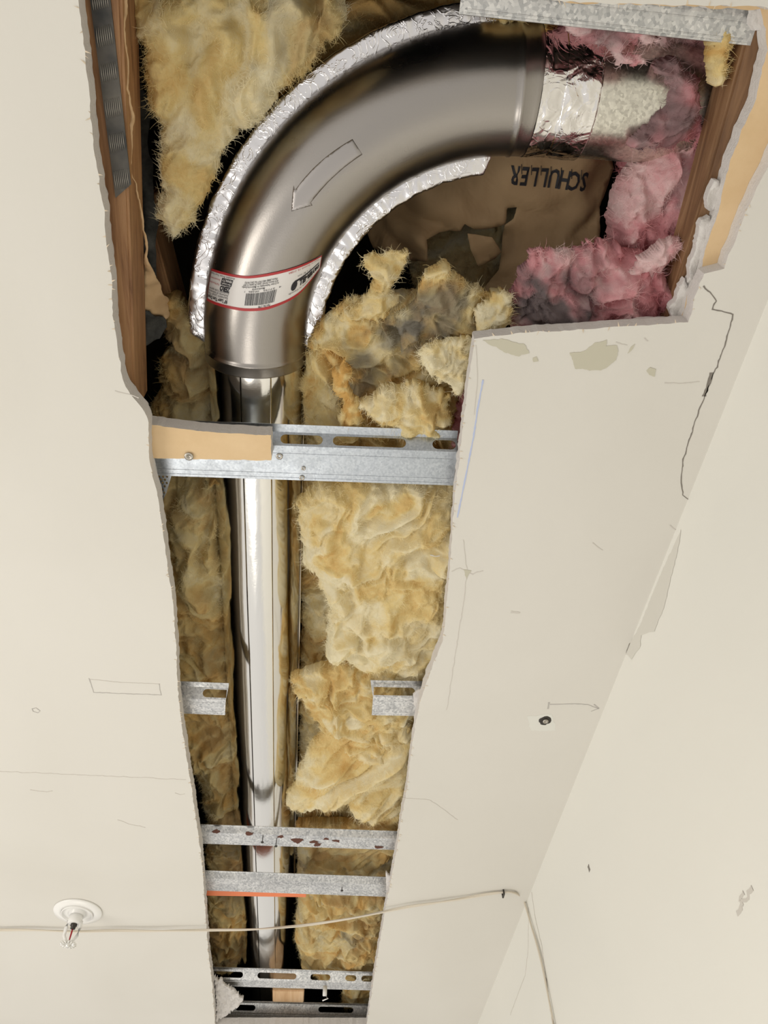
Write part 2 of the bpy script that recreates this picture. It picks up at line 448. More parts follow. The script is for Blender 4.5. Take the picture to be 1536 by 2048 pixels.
for i, (x, y, x2, y2) in enumerate([(1232, 684, 1255, 690), (1290, 676, 1296, 682), (1330, 766, 1400, 764), (60, 1580, 105, 1583), (350, 1586, 370, 1588),
                                    (1185, 1085, 1205, 1100), (860, 1110, 880, 1112), (235, 1640, 290, 1655), (1195, 1620, 1215, 1626), (1340, 1050, 1352, 1060)]):
    cmark('scratch', [(x, y), ((x + x2) / 2, (y + y2) / 2 + 2), (x2, y2)], .0010, M_CRACKL, 1.2, i)
def patch(name, pts, m, parent, jag=.0016, z=-.0005, seed=3, label=None):
    h = resample([P(x, y, 0) for x, y in pts], .002, True, jag, seed); v, f = region(h, (), .01)
    lo = np.c_[v, np.full(len(v), CEIL + z)]; hi = np.c_[v, np.full(len(v), CEIL + .0002)]
    o = solid(name, v, f, lo, hi, m, parent)
    if label: o['label'] = label
patch('peeled_patch', [(968, 680), (1000, 677), (1050, 690), (1058, 706), (1040, 712), (1020, 708), (990, 694)], M_PEEL, CE, seed=3)
patch('peeled_patch', [(1140, 705), (1165, 702), (1190, 684), (1212, 678), (1212, 692), (1235, 690), (1236, 703), (1232, 720), (1200, 740), (1150, 738), (1145, 718)], M_PEEL, CE, seed=4)
patch('peeled_patch', [(1066, 716), (1074, 712), (1078, 722), (1068, 724)], M_PEEL, CE, .0008, seed=5)
patch('peeled_patch', [(1292, 742), (1300, 734), (1312, 738), (1310, 752), (1298, 750)], M_PEEL, CE, .001, seed=6)
patch('peeled_patch', [(1262, 694), (1270, 688), (1264, 700), (1256, 706)], M_PEEL, CE, .0008, seed=8)
patch('peeled_patch', [(927, 1139), (943, 1141), (936, 1150), (933, 1158), (930, 1150)], M_PEEL, CE, .001, seed=9)
patch('primer_patch', [(1054, 1432), (1105, 1428), (1112, 1460), (1062, 1462)], M_PRIME, CE, .002, -.0002, 7)
wmark('crack', [(1063, 1785), (1070, 1835), (1084, 1895), (1092, 1960), (1106, 2060)], .0022, M_CRACKL, .8, 3)
wmark('crack', [(1091, 1955), (1096, 1985)], .0042, M_CRACK, .5, 3)
wmark('crack', [(1057, 1815), (1056, 1900), (1050, 1950), (1020, 2030)], .0012, M_CRACKL, .8, 5)
wmark('scratch', [(1176, 1731), (1179, 1742)], .005, M_CRACK)
wmark('scratch', [(1505, 1777), (1495, 1795), (1485, 1800), (1480, 1815), (1474, 1828)], .004, M_CRACKL, 5, 4)
wmark('scratch', [(1488, 1785), (1478, 1800), (1485, 1812)], .003, M_CRACKL, 4, 8)
hw = resample([(1362, 1060), (1356, 1100), (1343, 1150), (1330, 1209), (1309, 1262), (1283, 1270), (1279, 1298), (1262, 1318), (1250, 1305), (1280, 1250), (1320, 1150)], 4, True)
hw = hw + 2.0 * np.c_[noise3(np.c_[hw / 9, np.full(len(hw), 2.)]), noise3(np.c_[hw / 9, np.full(len(hw), 6.)])]
v, f = region(hw, (), 30)
solid('bare_patch', v, f, np.array([onwall(x, y, .0004) for x, y in v]), np.array([onwall(x, y, -.0003) for x, y in v]), mat('unpainted_patch', (.61, .59, .53), .7), WR)
# frayed paper along the sawn edge
rng = np.random.RandomState(5); V = []; F_ = []
for i in range(len(hA)):
    p = hA[i]
    if rng.rand() > .30: continue
    t = hA[(i + 1) % len(hA)] - p; L = np.linalg.norm(t) + 1e-9; t = t / L; nn = np.array((t[1], -t[0]))
    ln = rng.uniform(.001, .0045); w = rng.uniform(.0006, .002); dz = rng.uniform(-.002, .0004)
    s = rng.choice([-1, 1]); a = nn * s * ln + t * rng.uniform(-.002, .002)
    b = len(V)
    V += [(p[0], p[1], CEIL - .0001), (p[0] + t[0] * w, p[1] + t[1] * w, CEIL - .0001), (p[0] + a[0], p[1] + a[1], CEIL + dz),
          (p[0], p[1], CEIL + .0005), (p[0] + t[0] * w, p[1] + t[1] * w, CEIL + .0005)]
    F_ += [(b, b + 1, b + 2), (b + 3, b + 2, b + 4), (b, b + 2, b + 3), (b + 1, b + 4, b + 2)]
o = link('frayed_paper', mesh('frayed_paper', V, F_, False), M_FRAY, CE); o['kind'] = 'stuff'

# ------------------------------------------------------------------ duct and elbow
ZD = CEIL + .125
RC = .248; CX, CY = .157, .327; RE = .0535; RP = .0508
def frame(s):
    """centre line of the elbow: straight collar for s<0, then a quarter turn, then a collar along +X"""
    if s < 0: return np.array((CX - RC, CY - s, ZD)), np.array((-1., 0, 0))
    a = s / RC
    if a > math.pi / 2:
        return np.array((CX + (s - RC * math.pi / 2), CY - RC, ZD)), np.array((0, -1., 0))
    return np.array((CX - RC * math.cos(a), CY - RC * math.sin(a), ZD)), np.array((-math.cos(a), -math.sin(a), 0.))
def esurf(s, ph, r):
    c, o = frame(s)
    return c + r * (math.cos(ph) * o + math.sin(ph) * np.array((0, 0, -1.)))
def s_of(p):
    x, y = p[0], p[1]
    if y > CY and x < CX: return -(y - CY), (CX - RC) - x
    if x > CX: return RC * math.pi / 2 + (x - CX), (CY - RC) - y
    a = math.atan2(CY - y, CX - x); return RC * a, math.hypot(CX - x, CY - y) - RC
def elbow_uv(px, py):
    d = _n(ROT @ np.array((px - 768.0, -(py - 1024.0), -F))); p = np.array((0, 0, CZ)) + d * .5
    for i in range(60):
        s, q = s_of(p); z = ZD - p[2]; dd = math.hypot(q, z) - RE
        p = p + d * dd * .9
        if abs(dd) < 1e-6: break
    s, q = s_of(p)
    return s, math.atan2(ZD - p[2], q)
def tubeS(srs, n=96):
    V = []; F_ = []; m = len(srs)
    for s, r in srs:
        for k in range(n): V.append(esurf(s, 2 * math.pi * k / n, r))
    for i in range(m - 1):
        for k in range(n): F_.append((i * n + k, (i + 1) * n + k, (i + 1) * n + (k + 1) % n, i * n + (k + 1) % n))
    return V, F_
SEND = RC * math.pi / 2
EL = thing('duct_elbow', 'long curved satin metal duct elbow with a red-bordered label and raised arrow', 'duct elbow', (CX - RC, CY + .024, ZD))
srs = [(-.024, .0512), (-.025, .0528), (-.0245, RE), (-.0235, RE + .0003)]
srs += [(-.0150, RE), (-.0138, RE + .0007), (-.0125, RE + .0011), (-.0112, RE + .0007), (-.010, RE)]
srs += [(x, RE) for x in np.linspace(-.008, SEND - .022, 80)]
srs += [(SEND - .0185, RE), (SEND - .017, RE + .0009), (SEND - .0155, RE + .0012), (SEND - .014, RE + .0009), (SEND - .0125, RE), (SEND - .004, RE), (SEND + .006, RE - .0004), (SEND + .006, .050)]
V, F_ = tubeS(srs); link('elbow_body', mesh('elbow_body', V, F_), M_ELBOW, EL)
# crimped foil seam fins, outer and inner
def fin(name, s0, s1, side, w, seed):
    prof = []
    for k in range(28):
        a = 2 * math.pi * k / 28; c, q = math.cos(a), math.sin(a)
        prof.append((w / 2 + (w / 2) * np.sign(c) * abs(c) ** .45, .0042 * np.sign(q) * abs(q) ** .5))
    ss = np.linspace(s0, s1, 220); V = []; F_ = []
    for i, s in enumerate(ss):
        e = min(1, min(s - s0, s1 - s) / .012 + .25)
        wob = 1 + .07 * noise3(np.array([[s * 60, seed, 0]]))[0] + .03 * noise3(np.array([[s * 220, seed, 5]]))[0]
        c, o = frame(s)
        for (x, z) in prof:
            r = RE - .003 + x * wob * e
            V.append(c + side * r * o + np.array((0, 0, z * (.8 + .25 * e))))
    V = np.array(V); n = noise3(V * 170 + seed); n2 = noise3(V * 420 + seed)
    cr = np.clip(noise3(V * 34 + seed) * 2.2 + (.1 if side > 0 else .7), 0, 1)
    V[:, 2] += (n * .0011 + n2 * .0004) * cr
    m = len(prof)
    for i in range(len(ss) - 1):
        for k in range(m): F_.append((i * m + k, (i + 1) * m + k, (i + 1) * m + (k + 1) % m, i * m + (k + 1) % m))
    F_ += [tuple(range(m)), tuple((len(ss) - 1) * m + k for k in range(m))[::-1]]
    o = link(name, mesh(name, V, F_), M_FOIL, EL); o['label'] = 'crinkled silver foil tape over the seam'
fin('seam_tape', -.010, SEND - .026, 1, .0190, 3)
fin('seam_tape', -.012, SEND - .034, -1, .0190, 8)
# embossed arrow
def on_shell(name, uv, lift, m, base=.0, step=.004, bevel=.0, jag=0.0, parent=EL):
    pts = [(s, ph * RE) for s, ph in uv]
    h = resample(pts, step * .6, True, jag); v, f = region(h, (), step)
    d = edist(v, h) if bevel else None
    lo = []; hi = []
    for i, (s, t) in enumerate(v):
        l = lift if not bevel else base + (lift - base) * min(1, d[i] / bevel)
        lo.append(esurf(s, t / RE, RE + l)); hi.append(esurf(s, t / RE, RE - .0006))
    return solid(name, v, f, np.array(lo), np.array(hi), m, parent, True)
ARW = [(705, 278), (725, 309), (690, 334), (658, 363), (640, 383), (622, 405), (625, 411), (583, 423), (587, 371), (591, 379), (607, 358), (628, 335), (648, 317), (666, 303), (685, 290)]
on_shell('raised_arrow', [elbow_uv(*p) for p in ARW], .0007, M_EMB, .00005, .0016, .0022)
# label
LT = [(643, 510), (610, 527), (564, 542), (509, 552), (473, 551), (424, 538)]      # image top edge, right to left
LB = [(639, 536), (600, 584), (546, 613), (500, 620), (455, 614), (415, 599)]      # image bottom edge
TU = [elbow_uv(*p) for p in LT]; BU = [elbow_uv(*p) for p in LB]
def interp(lst, u):
    x = max(0.0, min(.99999, u)) * (len(lst) - 1); i = int(x); fr = x - i
    # Catmull-Rom for a smooth strip
    g = lambda k: np.array(lst[max(0, min(len(lst) - 1, k))], float)
    p0, p1, p2, p3 = g(i - 1), g(i), g(i + 1), g(i + 2)
    return .5 * ((2 * p1) + (-p0 + p2) * fr + (2 * p0 - 5 * p1 + 4 * p2 - p3) * fr ** 2 + (-p0 + 3 * p1 - 3 * p2 + p3) * fr ** 3)
def lab(u, v, lift):
    a = interp(TU, u); b = interp(BU, u); s, ph = a + (b - a) * v
    return esurf(s, ph, RE + lift)
def lab_poly(name, pts, lift, m, parent):
    h = resample(pts, .02); v, f = region(h, (), .03)
    return solid(name, v, f, np.array([lab(x, y, lift) for x, y in v]), np.array([lab(x, y, lift - .0002) for x, y in v]), m, parent, True)
LABEL = lab_poly('label', [(0, 0), (1, 0), (1, 1), (0, 1)], .0005, M_LABEL, EL)
LABEL['label'] = 'white paper label with red edges, small print and a barcode'
def rect(x0, y0, x1, y1): return [(x0, y0), (x1, y0), (x1, y1), (x0, y1)]
def merge_children(name, polys, lift, m, parent):
    parts = []
    for pts in polys:
        h = resample(pts, .02); v, f = region(h, (), .03); n = len(v)
        parts.append(([lab(x, y, lift) for x, y in v], [tuple(t) for t in f]))
    V, F_ = join(parts); me = mesh(name, V, F_)
    o = link(name, me, m, parent)
    o.parent = parent; o.matrix_parent_inverse = Matrix.Identity(4)
    return o
merge_children('red_border', [rect(0, -.02, 1, .055), rect(0, .945, 1, 1.03), rect(0, 0, .008, 1), rect(.993, 0, 1, 1)], .0007, M_RED, LABEL)
def text_mesh(body, size, bold=0.0, align='LEFT'):
    c = bpy.data.curves.new('lettering', 'FONT'); c.body = body; c.size = size; c.offset = bold; c.align_x = align; c.resolution_u = 2
    t = bpy.data.objects.new('lettering', c); COL.objects.link(t)
    dg = bpy.context.evaluated_depsgraph_get(); dg.update()
    me = bpy.data.meshes.new_from_object(t.evaluated_get(dg))
    bpy.data.objects.remove(t)
    v = np.array([tuple(q.co) for q in me.vertices]).reshape(-1, 3); f = [tuple(p.vertices) for p in me.polygons]
    return v, f
# (text, u start, u end, v of the baseline, height in v, weight)
texts = [('Part No. LT90', .43, .53, .885, .06, .0004), ('90\u00b0 Long Turn Dryer-Ell', .805, .985, .80, .11, .0006),
         ('Equivalent Length: 0 feet', .81, .975, .71, .07, 0), ('Authority of International', .81, .97, .63, .07, 0), ('Residential Code approved', .81, .965, .55, .07, 0),
         ('ZERO', .81, .875, .40, .155, .0009), ('Available From Your Supplier', .80, .985, .085, .06, 0), ('Smooth Interior', .885, .975, .22, .06, 0),
         ('Manufactured By', .50, .60, .365, .055, .0002), ('In-O-Vate Technologies, Inc. Makers of the DryerBox', .40, .71, .295, .055, .0002),
         ('810 Saturn Street, Suite 20, Jupiter, FL 33477', .41, .70, .225, .055, .0002), ('Phone (888) 443-7937 Fax (561) 743-9722', .42, .69, .155, .055, .0002),
         ('4   57195   00386   1', .37, .67, .43, .05, 0), ('DRYER-ELL', .035, .225, .50, .20, .0012), ('4\u2033 x 90\u00b0 turn', .13, .25, .30, .06, 0),
         ('Available in Canada', .10, .30, .78, .05, 0), ('Full Round Bend', .885, .975, .36, .06, 0), ('Meets or Exceeds UL 2158A', .05, .34, .09, .06, 0)]
parts = []; red = []; white = []
for body, u0, u1, v0, hv, bold in texts + [('PENALTY', .812, .872, .185, .07, .0004), ('Run Length', .815, .87, .295, .055, .0002)]:
    v, f = text_mesh(body, .02, bold, 'LEFT')
    lo_ = v.min(0); hi_ = v.max(0)
    q = [lab(u0 + (u1 - u0) * (x - lo_[0]) / (hi_[0] - lo_[0]), v0 + hv * y / .0142, .0011) for x, y, _ in v]
    (red if body.startswith(('Full', 'Meets', 'Smooth')) else white if body.startswith(('PEN', 'Run')) else parts).append((q, f))
for nm_, pl, m_ in (('printed_text', parts, M_INK), ('printed_text', red, M_RED), ('white_print', white, M_LABEL)):
    V, F_ = join(pl); o = link(nm_, mesh(nm_, V, F_, False), m_, LABEL); o.matrix_parent_inverse = Matrix.Identity(4)
merge_children('black_box', [rect(.808, .16, .877, .37)], .0009, M_INK, LABEL)
rb = random.Random(4); x = .40; bars = []
while x < .645:
    w = rb.choice([.002, .0025, .004, .006]); bars.append(rect(x, .50, x + w, .86)); x += w + rb.choice([.003, .003, .005])
merge_children('barcode', bars, .0009, M_INK, LABEL)
# oval coil of the logo
ov = []
for k in range(20):
    a = 2 * math.pi * k / 20; ov.append((.265 + .024 * math.cos(a), .60 + .15 * math.sin(a)))
merge_children('logo', [ov, [(.27, .44), (.04, .36), (.04, .41), (.25, .50)]], .00085, M_INK, LABEL)
for nm in ('red_border', 'barcode', 'logo'):
    for o in bpy.data.objects:
        if o.name.startswith(nm): o.matrix_parent_inverse = LABEL.matrix_parent_inverse.inverted() @ Matrix.Identity(4) if False else Matrix.Identity(4)

# long straight duct
PX = -.0912
def cyl_y(y0, y1, r, n=96, a0=0, a1=2 * math.pi, seg=40, wob=0.0, zc=ZD, xc=PX):
    V = []; F_ = []; full = abs(a1 - a0 - 2 * math.pi) < 1e-6; m = n if full else n + 1
    for i in range(seg + 1):
        y = y0 + (y1 - y0) * i / seg
        for k in range(m):
            a = a0 + (a1 - a0) * k / n
            V.append((xc + r * math.sin(a), y, zc - r * math.cos(a)))
    V = np.array(V)
    if wob: 
        nn = noise3(np.c_[V[:, 0] * 25, V[:, 1] * 7, V[:, 2] * 25]) * wob
        V[:, 0] += nn * (V[:, 0] - xc) / r; V[:, 2] += nn * (V[:, 2] - zc) / r
    for i in range(seg):
        for k in range(n if full else n):
            b = (k + 1) % m if full else k + 1
            F_.append((i * m + k, i * m + b, (i + 1) * m + b, (i + 1) * m + k))
    return V, F_
DU = thing('duct_pipe', 'long shiny straight metal duct running up the middle of the ceiling gap', 'duct pipe', (PX, .34, ZD))
V, F_ = cyl_y(.34, 2.1, RP, wob=.0006, seg=120); link('duct_body', mesh('duct_body', V, F_), M_PIPE, DU)
V, F_ = cyl_y(.351, 2.0, RP + .0007, 16, -.22, .42, 120, .0006); V2, F2 = cyl_y(.351, 2.0, RP - .0004, 16, -.22, .42, 120)
n_ = len(V); side = []
for i in range(120):
    side += [(i * 17, (i + 1) * 17, (i + 1) * 17 + n_, i * 17 + n_), (i * 17 + 16, i * 17 + 16 + n_, (i + 1) * 17 + 16 + n_, (i + 1) * 17 + 16)]
o = link('foil_tape_strip', mesh('foil_tape_strip', list(map(tuple, V)) + list(map(tuple, V2)), list(F_) + side), M_TAPE, DU)
o['label'] = 'flat foil tape along the seam'
V, F_ = tube([(PX + .052, .38, ZD + .008), (PX + .052, 1.2, ZD + .008), (PX + .052, 2.05, ZD + .008)], .0012, 6); link('lock_seam', mesh('lock_seam', V, F_), M_PIPE, DU)

# short duct from elbow into the pink wool
def cyl_x(x0, x1, r, seg=24, wob=0, rf=None, n=96):
    V = []; F_ = []
    for i in range(seg + 1):
        x = x0 + (x1 - x0) * i / seg; rr = rf(i / seg) if rf else r
        for k in range(n):
            a = 2 * math.pi * k / n; V.append((x, CY - RC + rr * math.sin(a), ZD - rr * math.cos(a)))
    V = np.array(V)
    if wob:
        nn = noise3(V * 70) * wob + noise3(V * 190) * wob * .5
        V[:, 1] += nn * (V[:, 1] - CY + RC) / r; V[:, 2] += nn * (V[:, 2] - ZD) / r
    for i in range(seg):
        for k in range(n): F_.append((i * n + k, i * n + (k + 1) % n, (i + 1) * n + (k + 1) % n, (i + 1) * n + k))
    return V, F_
xe = CX - .001
DR = thing('duct_pipe', 'short spangled duct stub taped to the elbow and buried in pink insulation', 'duct pipe', (xe, CY - RC, ZD))
V, F_ = cyl_x(xe + .005, .40, RP); link('duct_body', mesh('duct_body', V, F_), M_SPANGLE, DR)
V, F_ = cyl_x(xe + .001, xe + .021, .0528, 30, .0007, lambda t: .0537 - .0012 * t); o = link('foil_tape_band', mesh('foil_tape_band', V, F_), M_BAND, DR)
V, F_ = cyl_x(xe + .018, xe + .052, .0520, 40, .0008, lambda t: .0530 if .05 < t < .97 else .0510); o = link('foil_tape_band', mesh('foil_tape_band', V, F_), M_BAND, DR)

# ------------------------------------------------------------------ metal channels
def channel(label, a, b, m, w=.040, rise=.0127, run=.018, leg=.009, slots=(), cut_a=None, cut_b=None, dz=.0322, name='metal_channel', group=None):
    """a, b = pixels on the near edge of the flange at its two ends; slots = pixel x ranges"""
    A = P(a[0], a[1], dz)[:2]; B = P(b[0], b[1], dz)[:2]; L = np.linalg.norm(B - A); ex = (B - A) / L; ey = np.array((-ex[1], ex[0]))
    wl_ = math.hypot(run - leg, rise)
    prof = [(-run, rise), (-run + leg, rise), (0, 0), (w, 0), (w + .0005, .004)]
    ts = [0]
    for i in range(1, len(prof)): ts.append(ts[-1] + math.hypot(prof[i][0] - prof[i - 1][0], prof[i][1] - prof[i - 1][1]))
    def pm(t):
        for i in range(len(prof) - 1):
            if t <= ts[i + 1] or i == len(prof) - 2:
                k = (t - ts[i]) / (ts[i + 1] - ts[i]); d = np.array(prof[i + 1]) - np.array(prof[i]); nn = np.array((-d[1], d[0])) / np.linalg.norm(d)
                return np.array(prof[i]) + d * k, nn
    out = []
    ca = cut_a or [0] * 5; cb = cut_b or [0] * 5
    for t, c in zip(ts, ca): out.append((c, t))
    for t, c in list(zip(ts, cb))[::-1]: out.append((L + c, t))
    oo = resample(out, .006)
    # split along the folds so every fold is a clean edge
    sl = []
    for x0, x1 in slots:
        s0 = (P(x0, a[1] + (b[1] - a[1]) * (x0 - a[0]) / (b[0] - a[0]), dz)[:2] - A) @ ex
        s1 = (P(x1, a[1] + (b[1] - a[1]) * (x1 - a[0]) / (b[0] - a[0]), dz)[:2] - A) @ ex
        tc_ = (ts[1] + ts[2]) / 2; r = min(.0052, (ts[2] - ts[1]) * .40); pts = []
        for k in range(9): q = math.pi / 2 + math.pi * k / 8; pts.append((s0 + r + r * math.cos(q), tc_ + r * math.sin(q)))
        for k in range(9): q = -math.pi / 2 + math.pi * k / 8; pts.append((s1 - r + r * math.cos(q), tc_ + r * math.sin(q)))
        pts = [(min(max(x, .0008), L - .0008), t) for x, t in pts]
        sl.append(np.array(pts))
    strips = []
    V = []; F_ = []
    for i in range(len(ts) - 1):
        # one strip between two folds
        la = [(ca[i], ts[i]), (L + cb[i], ts[i]), (L + cb[i + 1], ts[i + 1]), (ca[i + 1], ts[i + 1])]
        v, f = region(resample(la, .01), sl if i == 1 else (), .02)
        lo = []; hi = []
        for x, t in v:
            k = (t - ts[i]) / (ts[i + 1] - ts[i]); d = np.array(prof[i + 1]) - np.array(prof[i]); nn = np.array((-d[1], d[0])) / np.linalg.norm(d)
            q = np.array(prof[i]) + d * k; c = A + ex * x + ey * q[0]; c2 = A + ex * x + ey * (q[0] + nn[0] * .0006)
            lo.append((c[0], c[1], CEIL + dz + q[1])); hi.append((c2[0], c2[1], CEIL + dz + q[1] + nn[1] * .0006))
        n = len(v); base = len(V); V += lo + hi
        cnt = {(t[j], t[(j + 1) % 3]) for t in f for j in range(3)}
        F_ += [tuple(base + k for k in t[::-1]) for t in f] + [tuple(base + n + k for k in t) for t in f]
        F_ += [(base + p, base + q, base + q + n, base + p + n) for p, q in cnt if (q, p) not in cnt]
    for fy in (.22, .80, .93):
        v_, f_ = tube([(*(A + ex * x_ + ey * (w * fy)), CEIL + dz + .0001) for x_ in np.linspace(.004, L - .004, 12)], .00055, 6)
        base = len(V); V += [tuple(q_) for q_ in v_]; F_ += [tuple(base + k for k in t) for t in f_]
    root = thing(name, label, 'metal channel', (A[0], A[1], CEIL + dz), group)
    o = link('channel_body', mesh('channel_body', V, F_, False), m, root)
    return root
def screw(px, py, dz, parent, up=.0, r=.0035, name='screw', ln=.02):
    c = P(px, py, dz)
    V, F_ = lathe([(0, .0004), (r * .35, .0002), (r * .45, -.0010), (r, -.0016), (r, -.0003), (r * .5, .0014), (r * .4, ln), (0, ln)], c, 16)
    return link(name, mesh(name, V, F_), M_SCREW, parent)
b1 = channel('wide galvanized channel with long slots crossing under the duct, topmost full one below the elbow', (300, 882), (915, 904), M_STUD, .0415, .0127, .018,
             slots=[(560, 645), (665, 812), (865, 912)])
screw(559, 912, .0325, b1); screw(604, 955, .0325, b1, r=.0028); screw(607, 936, .0325, b1, r=.0022)
channel('short cut galvanized channel stub left of the duct, slot in its web', (350, 1396), (453, 1400), M_OLD, .030, .0127, .018, slots=[(404, 470)], cut_b=[.002, .001, -.001, -.003, -.002])
channel('short cut galvanized channel stub right of the duct, torn paper at its end', (746, 1394), (850, 1396), M_OLD, .036, .0127, .018, slots=[(735, 830)], cut_a=[-.004, -.003, 0, 0, .001])
b3 = channel('rust-spotted white-grey channel crossing the gap with two nails poking below', (392, 1664), (805, 1678), M_OLD, .031, .008, .008, .004)
b4 = channel('plain weathered grey channel just below the rust-spotted one', (402, 1756), (795, 1770), M_OLD, .038, .008, .009, .004)
b5 = channel('narrow slotted channel above the pale wood block near the far end', (415, 1958), (760, 1968), M_OLD, .028, .0127, .020, .008,
             slots=[(415, 485), (514, 592), (620, 660), (690, 712), (722, 760)])
b6 = channel('farthest slotted channel next to the bottom edge of the gap', (440, 2024), (750, 2031), M_OLD, .030, .0127, .020, .008, slots=[(470, 510), (636, 706)])
b0 = channel('galvanized channel at the top right corner above the pink insulation', (925, -30), (1518, 36), M_OLD, .018, .002, .030, .012)
for i, (x, y, r) in enumerate([(595, 1681, 10), (626, 1685, 6), (636, 1690, 8), (652, 1678, 4), (674, 1683, 5), (756, 1694, 7), (500, 1667, 7), (430, 1663, 6), (560, 1674, 5)]):
    c = P(x, y, .0318); h = resample([(c[0] + r * .0010 * math.cos(k * .6), c[1] + r * .0006 * math.sin(k * .6)) for k in range(10)], .002, True, .0045, i); v, f = region(h, (), .01)
    solid('rust_spot', v, f, np.c_[v, np.full(len(v), CEIL + .0318)], np.c_[v, np.full(len(v), CEIL + .0324)], M_RUST, b3)
def nail(px, py, parent, ln=.012):
    c = P(px, py, .032); V, F_ = join([tube([c + np.array((0, 0, .01)), c - np.array((0, 0, ln))], .0007, 6), lathe([(0, -ln), (.0022, -ln), (.0022, -ln - .001), (0, -ln - .001)], c, 12)])
    link('nail', mesh('nail', V, F_), M_DARK, parent)
nail(526, 1672, b3, .010); nail(553, 1680, b3, .010); nail(684, 1776, b4, .004)
nail(651, 1972, b5, .008)
# white clip under the slotted channel
c = P(650, 1976, .02)
V, F_ = join([boxm(c + np.array((-.004, -.002, -.014)), c + np.array((.004, .002, .004)), bev=.0008), tube([c + np.array((0, 0, -.012)), c + np.array((.006, 0, -.018)), c + np.array((-.004, 0, -.022))], .0012, 6)])
link('plastic_clip', mesh('plastic_clip', V, F_), M_WHITE, b5)
# orange strip lying on the plain channel
A = P(416, 1791, .036); B = P(612, 1792, .036)
V, F_ = boxm((A[0] - .02, A[1] - .030, A[2]), (B[0], A[1] + .001, A[2] + .003), bev=.0005)
tag(link('plastic_strip', mesh('plastic_strip', V, F_, False), M_ORANGE), 'thin orange plastic strip showing under the plain weathered channel', 'strip')

# ------------------------------------------------------------------ drywall pieces
def slab(name, label, cat, pts, dzp, z0, z1, mats, jag=.0008, seed=1):
    h = resample([P(x, y, dzp) for x, y in pts], .003, True, jag, seed); v, f = region(h, (), .01)
    lo = np.c_[v, np.full(len(v), CEIL + z0)]; hi = np.c_[v, np.full(len(v), CEIL + z1)]
    r = thing(name, label, cat, (h[:, 0].mean(), h[:, 1].mean(), CEIL + z0)); solid('board', v, f, lo, hi, mats, r); return r
sc_ = slab('drywall_piece', 'tan paper-faced drywall scrap screwed to the wide channel over the duct', 'drywall piece',
           [(292, 848), (320, 852), (400, 862), (440, 866), (542, 870), (543, 921), (400, 919), (299, 916)], .014, .014, .0318, [M_TAN, M_GYP])
screw(378, 912, .0135, sc_, r=.0045)
def sheet(name, label, cat, pts, mats, th=.0006, wr=.004, freq=14, seed=0, parent=None, step=.006, jag=.0008, tilt=None):
    """pts: (px, py, dz) - a thin crumpled sheet spanning the outline"""
    q3 = np.array([P(x, y, z) for x, y, z in pts])
    h = resample(q3[:, :2], step * .6, True, jag, seed); v, f = region(h, (), step)
    d2 = ((v[:, None, :] - q3[None, :, :2]) ** 2).sum(2) + 1e-6; w = 1 / d2 ** 1.2; z = (w * q3[:, 2]).sum(1) / w.sum(1)
    p = np.c_[v * freq, np.full(len(v), seed * 5.1)]
    wp = np.c_[fbm(p + 3, 2), fbm(p + 8, 2), np.zeros(len(v))] * .6
    n = (1 - 2 * np.abs(noise3(p + wp))) * wr * .6 + noise3(p * 2.7 + wp) * wr * .4
    lo = np.c_[v, z + n]; hi = np.c_[v, z + n + th]
    o = solid(name, v, f, lo, hi, mats, parent, True)
    if parent is None: tag(o, label, cat)
    elif label: o['label'] = label
    return o
sheet('torn_drywall_paper', 'crumpled torn drywall paper flap at the lower left corner of the gap', 'torn paper',
      [(428, 1958, .012), (445, 1966, .014), (468, 1985, .016), (487, 2000, .02), (482, 2012, .016), (462, 2026, .012), (446, 2040, .01), (432, 2042, .008)], M_GYP, .003, .010, 110, 3, step=.0025, jag=.002)
sheet('torn_drywall_paper', 'ragged tan scrap clinging to the right end of the plain weathered channel', 'torn paper',
      [(772, 1745, .01), (788, 1762, .01), (792, 1778, .01), (780, 1795, .012), (772, 1780, .014)], M_GYP, .003, .003, 60, 4, step=.004)
sheet('torn_drywall_paper', 'torn paper scrap over the end of the right channel stub', 'torn paper',
      [(826, 1388, .028), (850, 1376, .026), (846, 1400, .026), (836, 1424, .028), (828, 1410, .03)], M_GYP, .002, .002, 60, 5, step=.004)
for j, pts in enumerate([[(1412, 400), (1428, 360), (1440, 362), (1444, 385), (1436, 420), (1418, 424)], [(1390, 500), (1404, 440), (1422, 434), (1428, 450), (1410, 500), (1398, 556), (1372, 575)],
                         [(1338, 616), (1350, 602), (1372, 560), (1380, 590), (1360, 640), (1342, 640)], [(1498, 0), (1536, -10), (1545, 60), (1512, 60)]]):
    sheet('drywall_chunk', ['crumbled white gypsum chunk beside the right wood stud, midway', 'ragged gypsum flake along the tan strip above the inner corner', 'broken gypsum crumb in the right inner corner of the opening', 'torn plaster bit at the end of the top right channel'][j], 'drywall chunk',
          [(x, y, .022) for x, y in pts], [M_GYP, M_GYP], .008, .006, 50, 6 + j, step=.004, jag=.002)
A = P(430, 2062, .02)
